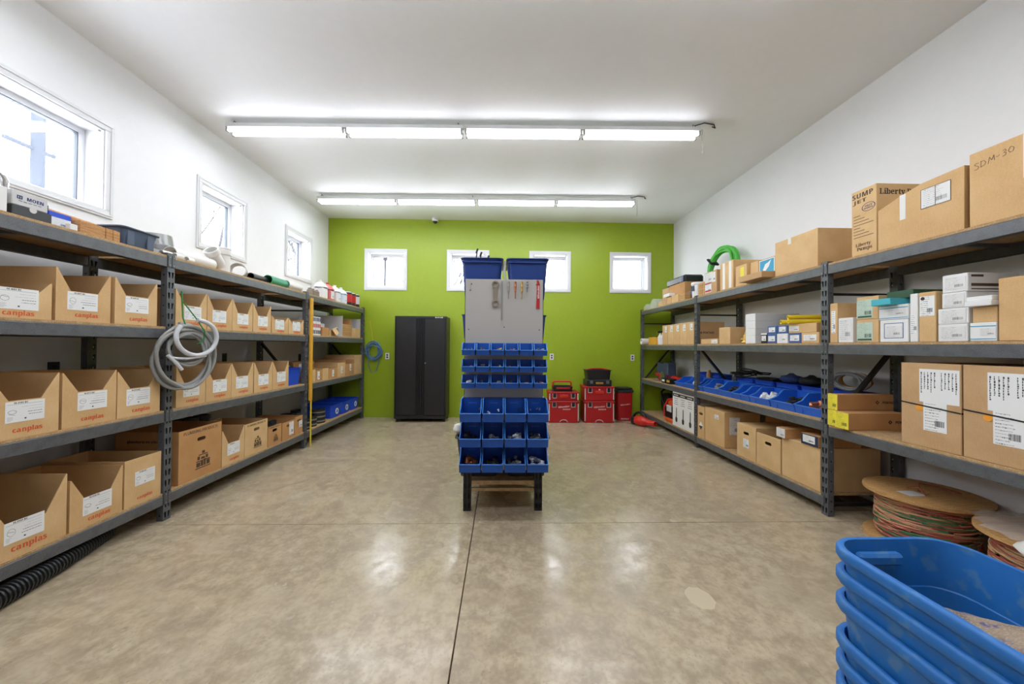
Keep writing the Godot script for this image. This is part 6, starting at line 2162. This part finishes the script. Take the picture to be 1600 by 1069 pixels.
func right_low_shelf():
	var y: float = R_LEVELS[3]
	var g := "cartons on the lowest shelf"
	var o := closed_box("big brown carton at the near end of the lowest shelf", -2.925, -3.335, y, 0.35, 0.5, "cardboard", 0.012, g)
	o = closed_box("flat brown carton with white end on the big brown carton", -3.24, -3.345, y + 0.351, 0.085, 0.4, "cardboard_dark", -0.03, g)
	sticker(o, "ship_white", 0.1, 0.08, 0.0, 0.042)
	o = closed_box("flat carton with a navy printed end on the big brown carton", -2.93, -3.1, y + 0.351, 0.09, 0.36, "cardboard_dark", 0.0, g)
	var s := new_shape()
	bx(s, Vector3(0, 0.045, 0.0004), Vector3(0.168, 0.088, 0.001))
	part(o, "printed_end", s, m_("paper_navy"))
	sticker(o, "ship1", 0.12, 0.06, -0.005, 0.05, 0.001)
	o = on_shelf("hand_hole_carton", "brown carton with a hand hole and raised flaps, lowest shelf", "carton", 1, -3.348, -3.67, y, 0.012, g)
	hand_carton(o, 0.32, 0.31, 0.46, m_("cardboard"), true)
	o = on_shelf("hand_hole_carton", "brown carton with a hand hole and a small white label, lowest shelf", "carton", 1, -3.68, -3.98, y, 0.012, g)
	hand_carton(o, 0.3, 0.34, 0.46, m_("cardboard"), false)
	sticker(o, "ship0", 0.09, 0.09, 0.0, 0.155)
	s = new_shape()
	bx(s, Vector3(0, 0.3425, -0.23), Vector3(0.3, 0.004, 0.46))
	part(o, "lid", s, m_("cardboard"))
	o = closed_box("tall tan carton with a printed side on the lowest shelf", -4.21, -4.62, y, 0.41, 0.42, "cardboard_pale", 0.012, g)
	sticker(o, "ship3", 0.08, 0.05, 0.05, 0.33)
	sticker(o, "ship2", 0.12, 0.2, 0.2055, 0.25, -0.12, PI / 2)
	for k in 4:
		s = new_shape()
		bx(s, Vector3(0, 0, 0), Vector3(0.001, 0.02 + 0.03 * (k % 2), 0.03))
		part(o, "print", s, m_("ink_brown"), Vector3(0.2055, 0.1 + 0.05 * k, -0.3))
	o = on_shelf("hand_hole_carton", "tan carton with a hand hole and a hazard diamond beside the post", "carton", 1, -4.632, -4.795, y, 0.012, g)
	hand_carton(o, 0.16, 0.4, 0.42, m_("cardboard_pale"), false)
	s = new_shape()
	prism(s, pv([0, -0.055, 0.05, 0, 0, 0.055, -0.05, 0]), 0, 0.001)
	var dm := part(o, "hazard_diamond", s, m_("paper_white"), Vector3(0, 0.15, 0.0002))
	s = new_shape()
	prism(s, pv([0, -0.052, 0.047, 0, -0.047, 0]), 0.001, 0.0016)
	part(dm, "black_half", s, m_("ink_black"))
	o = closed_box("brown carton at the back of the lowest shelf", -3.7, -4.2, y, 0.4, 0.11, "cardboard_dark", 0.485, g)
	# poster board box
	o = on_shelf("display_box", "white display box with three black tool pictures, lowest shelf", "display box", 1, -4.885, -5.52, y, 0.016)
	carton(o, 0.62, 0.5, 0.06, m_("paper_white"), false)
	s = new_shape()
	bx(s, Vector3(0, 0.455, 0.0006), Vector3(0.6, 0.045, 0.001))
	var header := part(o, "header_band", s, m_("ink_black"))
	for k in 3:
		for i in 4:
			part(o, "header_mark", boxed(Vector3(0.026, 0.014, 0.0008)), m_("ink_white"), Vector3(-0.255 + 0.2 * k + 0.034 * i, 0.448, 0.0014))
		s = new_shape()
		prism(s, pv([-0.014, 0.0, 0.014, 0.0, 0.03, 0.02, 0.03, 0.06, 0.012, 0.075, 0.012, 0.2, 0.004, 0.22, -0.008, 0.2, -0.01, 0.08, -0.03, 0.06, -0.03, 0.02]), 0, 0.001)
		part(o, "tool_picture", s, m_("ink_black"), Vector3(-0.19 + 0.2 * k, 0.06, 0.0004))
		s = new_shape()
		for i in 4:
			bx(s, Vector3(0, 0.3 + i * 0.028, 0.0006), Vector3(0.12 - 0.02 * (i % 3), 0.006, 0.0008))
		part(o, "print_line", s, m_("ink_brown"), Vector3(-0.2 + 0.2 * k, 0.02, 0))
	# cut-off saw
	o = on_shelf("cutoff_saw", "orange and grey petrol cut-off saw on the lowest shelf", "power tool", 1, -5.56, -5.98, y, 0.03)
	s = new_shape()
	bx(s, Vector3(-0.02, 0.13, -0.14), Vector3(0.3, 0.2, 0.2), 0.03)
	part(o, "engine", s, m_("black_plastic"))
	s = new_shape()
	bx(s, Vector3(0.02, 0.27, -0.14), Vector3(0.2, 0.1, 0.17), 0.03)
	part(o, "cowl", s, m_("orange_plastic"))
	s = new_shape()
	bx(s, Vector3(0.03, 0.2, -0.036), Vector3(0.15, 0.1, 0.02), 0.006)
	part(o, "starter_cover", s, m_("paper_grey"))
	s = new_shape()
	tube(s, [Vector3(-0.14, 0.05, -0.04), Vector3(-0.16, 0.2, -0.05), Vector3(-0.1, 0.32, -0.08), Vector3(0.02, 0.35, -0.12)], 0.018, 8)
	part(o, "front_handle", s, m_("red_bright"))
	s = new_shape()
	bx(s, Vector3(0.1, 0.03, -0.02), Vector3(0.26, 0.05, 0.05), 0.012)
	part(o, "base_guard", s, m_("orange_plastic"))
	o = on_shelf("black_blade_guard", "large black blade guard and hoses behind the orange saw", "tool part", 1, -6.0, -6.55, y, 0.12)
	s = new_shape()
	X = Transform3D(Basis(Vector3.RIGHT, PI / 2), Vector3(0.0, 0.19, -0.16))
	lathe(s, [Vector2(0.04, -0.03), Vector2(0.185, -0.03), Vector2(0.185, 0.03), Vector2(0.04, 0.03)], 28)
	part(o, "disc_guard", s, m_("black_plastic"))
	s = new_shape()
	tube(s, [Vector3(0.2, 0.01, -0.05), Vector3(0.18, 0.12, -0.06), Vector3(0.05, 0.25, -0.06), Vector3(-0.1, 0.38, -0.1), Vector3(-0.2, 0.42, -0.2)], 0.018, 8)
	part(o, "handle_tube", s, m_("black_rubber"))
	# red blower on the floor
	o = thing("leaf_blower", "red and black handheld blower lying on the floor by the shelving", "power tool", Vector3(2.33, 0, -6.1), -1.05)
	s = new_shape()
	X = Transform3D(Basis(Vector3.FORWARD, PI / 2), Vector3(0, 0.085, 0))
	lathe(s, [Vector2(0, -0.12), Vector2(0.07, -0.12), Vector2(0.085, -0.04), Vector2(0.08, 0.04), Vector2(0.05, 0.12), Vector2(0.042, 0.26), Vector2(0.03, 0.26), Vector2(0.03, 0.2), Vector2(0, 0.2)], 18)
	part(o, "fan_housing", s, m_("red_bright"))
	s = new_shape()
	var pts := []
	for i in 11:
		var a := PI * (0.1 + 1.0 * i / 10.0)
		pts.append(Vector3(-0.05 + cos(a) * 0.13, 0.1 + sin(a) * 0.12, 0.0))
	tube(s, pts, 0.02, 8)
	part(o, "handle", s, m_("black_plastic"))
	s = new_shape()
	bx(s, Vector3(-0.17, 0.075, 0), Vector3(0.07, 0.13, 0.1), 0.015)
	part(o, "battery", s, m_("black_plastic"))

func spool(label: String, at: Vector3, colours: Array, seed_: int, wrapped: bool):
	var o := thing("wire_spool", label, "wire spool", at, 0.0, "wire spools")
	var r := 0.305
	for y in [0.0, 0.325]:
		var s := new_shape()
		lathe(s, [Vector2(0.03, y), Vector2(r, y), Vector2(r, y + 0.02), Vector2(0.03, y + 0.02), Vector2(0.03, y)], 48)
		part(o, "flange", s, m_("plywood"))
	var g := RandomNumberGenerator.new()
	g.seed = seed_
	var body := new_shape()
	cyl(body, 0.215, 0.02, 0.325, 40)
	part(o, "drum", body, m_("wire_tan"))
	var shapes := []
	for c in colours:
		shapes.append(new_shape())
	for k in 420:
		var which: int = g.randi_range(0, colours.size() - 1)
		var a0 := g.randf_range(0, TAU)
		var span := g.randf_range(0.5, 1.7)
		var y0 := g.randf_range(0.03, 0.315)
		var y1 := clampf(y0 + g.randf_range(-0.035, 0.035), 0.028, 0.317)
		var rad := 0.22 + g.randf_range(0, 0.014) + 0.012 * sin(PI * y0 / 0.34)
		var pts := []
		for i in 12:
			var t := i / 11.0
			var a := a0 + span * t
			pts.append(Vector3(cos(a) * rad, lerpf(y0, y1, t), sin(a) * rad))
		tube(shapes[which], pts, 0.0056, 5)
	for i in colours.size():
		var p := part(o, "wire_winding", shapes[i], m_(colours[i]))
		p.set_meta("kind", "stuff")
	var s2 := new_shape()
	bx(s2, Vector3(-0.12, 0.3456, 0.03), Vector3(0.12, 0.0008, 0.09))
	part(o, "paper_label", s2, m_("paper_grey"))
	s2 = new_shape()
	tube(s2, [Vector3(-0.08, 0.349, 0.08), Vector3(-0.05, 0.37, 0.02), Vector3(0.02, 0.385, -0.05), Vector3(0.12, 0.37, -0.02), Vector3(0.2, 0.35, 0.05)], 0.004, 6)
	tube(s2, [Vector3(-0.06, 0.349, 0.05), Vector3(-0.04, 0.38, 0.0), Vector3(-0.07, 0.36, -0.04)], 0.004, 6)
	part(o, "wire_end", s2, m_(colours[0]))

func front_corner():
	plain("wire_red", Color8(166, 84, 70), 0.5)
	plain("wire_green", Color8(70, 120, 78), 0.5)
	plain("wire_tan", Color8(190, 150, 110), 0.5)
	plain("wire_pink", Color8(206, 140, 110), 0.5)
	spool("wooden spool of red, green and tan wire under the near shelf", Vector3(2.865, 0, -2.45), ["wire_red", "wire_green", "wire_tan", "wire_pink"], 8, false)
	spool("second wooden spool, wrapped in clear film, nearer the frame edge", Vector3(2.87, 0, -1.815), ["wire_tan", "wire_red"], 9, true)
	# clear film over the second spool
	var s := new_shape()
	var o := thing("plastic_film", "crumpled clear plastic film draped over the second wire spool", "plastic film", Vector3(2.87, 0.347, -1.815))
	var g := RandomNumberGenerator.new()
	g.seed = 5
	var grid := []
	for i in 15:
		var row := []
		for j in 15:
			var p := Vector3(-0.3 + i * 0.6 / 14, 0, -0.3 + j * 0.6 / 14)
			var rr := Vector2(p.x, p.z).length()
			p.y = 0.004 + g.randf_range(0, 0.02) + 0.055 * maxf(0, 1 - rr / 0.32)
			row.append(p)
		grid.append(row)
	smooth += 1
	s.set_smooth_group(smooth)
	for i in 14:
		for j in 14:
			var c: Vector3 = (grid[i][j] + grid[i + 1][j + 1]) / 2
			if Vector2(c.x, c.z).length() < 0.3:
				quad(s, grid[i][j], grid[i + 1][j], grid[i + 1][j + 1], grid[i][j + 1], Vector3.UP)
	s.set_smooth_group(-1)
	part(o, "sheet", s, m_("clear_film"))
	# gloves at the frame edge
	for k in 2:
		o = thing("work_rag", ["crumpled white rag at the frame edge above the spool", "crumpled blue rag below the white one"][k], "rag", Vector3(2.42, [0.335, 0.18][k], -1.56 + 0.02 * k))
		s = new_shape()
		var prof := []
		for i in 9:
			var a := PI * i / 8.0
			prof.append(Vector2(sin(a) * (0.1 + 0.02 * sin(i * 2.1)), [0.08, 0.078][k] - cos(a) * [0.08, 0.078][k]))
		prof[0].x = 0.0
		prof[8].x = 0.0
		lathe(s, prof, 11, true)
		part(o, "cloth", s, m_(["cloth_white", "cloth_blue"][k]))
	o = thing("small_crate", "dark crate holding the rags at the frame edge", "crate", Vector3(2.42, 0, -1.55))
	s = new_shape()
	bx(s, Vector3(0, 0.09, 0), Vector3(0.26, 0.178, 0.26), 0.006)
	part(o, "body", s, m_("dark_grey"))
	# nested blue totes
	var tops := [0.742, 0.676, 0.598, 0.492, 0.428, 0.362]
	var words := ["topmost", "second from the top", "third from the top", "fourth from the top", "fifth from the top", "lowest"]
	for k in 6:
		o = thing("nesting_tote", "large blue plastic tote, %s of the nested stack" % words[k], "tote", Vector3(1.155, tops[k] - 0.36, -0.79), 0.0, "nested blue totes")
		nesting_tote(o, k == 0)
	o = thing("muddy_sack", "muddy brown and blue sack lying in the topmost tote", "sack", Vector3(1.158, tops[0] - 0.36 + 0.012, -0.78))
	s = new_shape()
	grid = []
	for i in 17:
		var row := []
		for j in 21:
			var u := -1.0 + i / 8.0
			var v := -1.0 + j / 10.0
			var edge := maxf(0.0, 1.0 - pow(absf(u), 7.0)) * maxf(0.0, 1.0 - pow(absf(v), 7.0))
			row.append(Vector3(u * 0.125, 0.02 + edge * (0.235 + 0.02 * sin(u * 2.3 + 1.0) + 0.03 * sin(v * 4.0 + u * 2.0)) + g.randf_range(0, 0.006), v * 0.225))
		grid.append(row)
	smooth += 1
	s.set_smooth_group(smooth)
	for i in 16:
		for j in 20:
			quad(s, grid[i][j], grid[i + 1][j], grid[i + 1][j + 1], grid[i][j + 1], Vector3.UP)
	s.set_smooth_group(-1)
	part(o, "cloth", s, m_("muddy_sack"))

func ring16(rw: float, rd: float, y: float, r: float) -> Array:
	var c := []
	for k in 4:
		var sx: float = [1, -1, -1, 1][k]
		var sz: float = [1, 1, -1, -1][k]
		for i in 6:
			var a := PI / 2 * (k + i / 5.0)
			c.append(Vector3(sx * (rw / 2 - r) + r * cos(a), y, sz * (rd / 2 - r) + r * sin(a)))
	return c

func nesting_tote(o: Node3D, top: bool):
	var w := 0.365
	var d := 0.6
	var h := 0.36
	var s := new_shape()
	# outside foot, outside under the rim, rim outwards, rim roll, inside, ledge, floor
	var steps := [[w - 0.075, d - 0.075, 0.0, 0.06], [w - 0.012, d - 0.012, h - 0.034, 0.075], [w + 0.014, d + 0.014, h - 0.034, 0.085], [w + 0.022, d + 0.022, h - 0.026, 0.088], [w + 0.022, d + 0.022, h - 0.008, 0.088], [w + 0.012, d + 0.012, h, 0.085], [w - 0.01, d - 0.01, h - 0.001, 0.078], [w - 0.017, d - 0.017, h - 0.03, 0.074], [w - 0.0365, d - 0.0365, h - 0.13, 0.07], [w - 0.041, d - 0.041, h - 0.133, 0.07], [w - 0.083, d - 0.083, 0.006, 0.058]]
	var last := []
	for k in steps.size():
		var r := ring16(steps[k][0], steps[k][1], steps[k][2], steps[k][3])
		if k > 0:
			if not (k in [3, 4, 5, 6]):
				smooth += 1
			s.set_smooth_group(smooth)
			var mid := Vector3(0, 0, 0)
			for i in r.size():
				var j := (i + 1) % r.size()
				var n: Vector3 = (last[j] - last[i]).cross(r[i] - last[i])
				quad(s, last[i], last[j], r[j], r[i], -n)
			s.set_smooth_group(-1)
		if k == 0 or k == steps.size() - 1:
			for i in r.size():
				tri(s, Vector3(0, steps[k][2], 0), r[i], r[(i + 1) % r.size()], Vector3.DOWN if k == 0 else Vector3.UP)
		last = r
	part(o, "shell", s, m_("tote_blue"))
	if top:
		s = new_shape()
		bx(s, Vector3(-0.05, h - 0.045, -d / 2 + 0.028), Vector3(0.13, 0.035, 0.028), 0.008)
		part(o, "hand_grip", s, m_("tote_blue"))
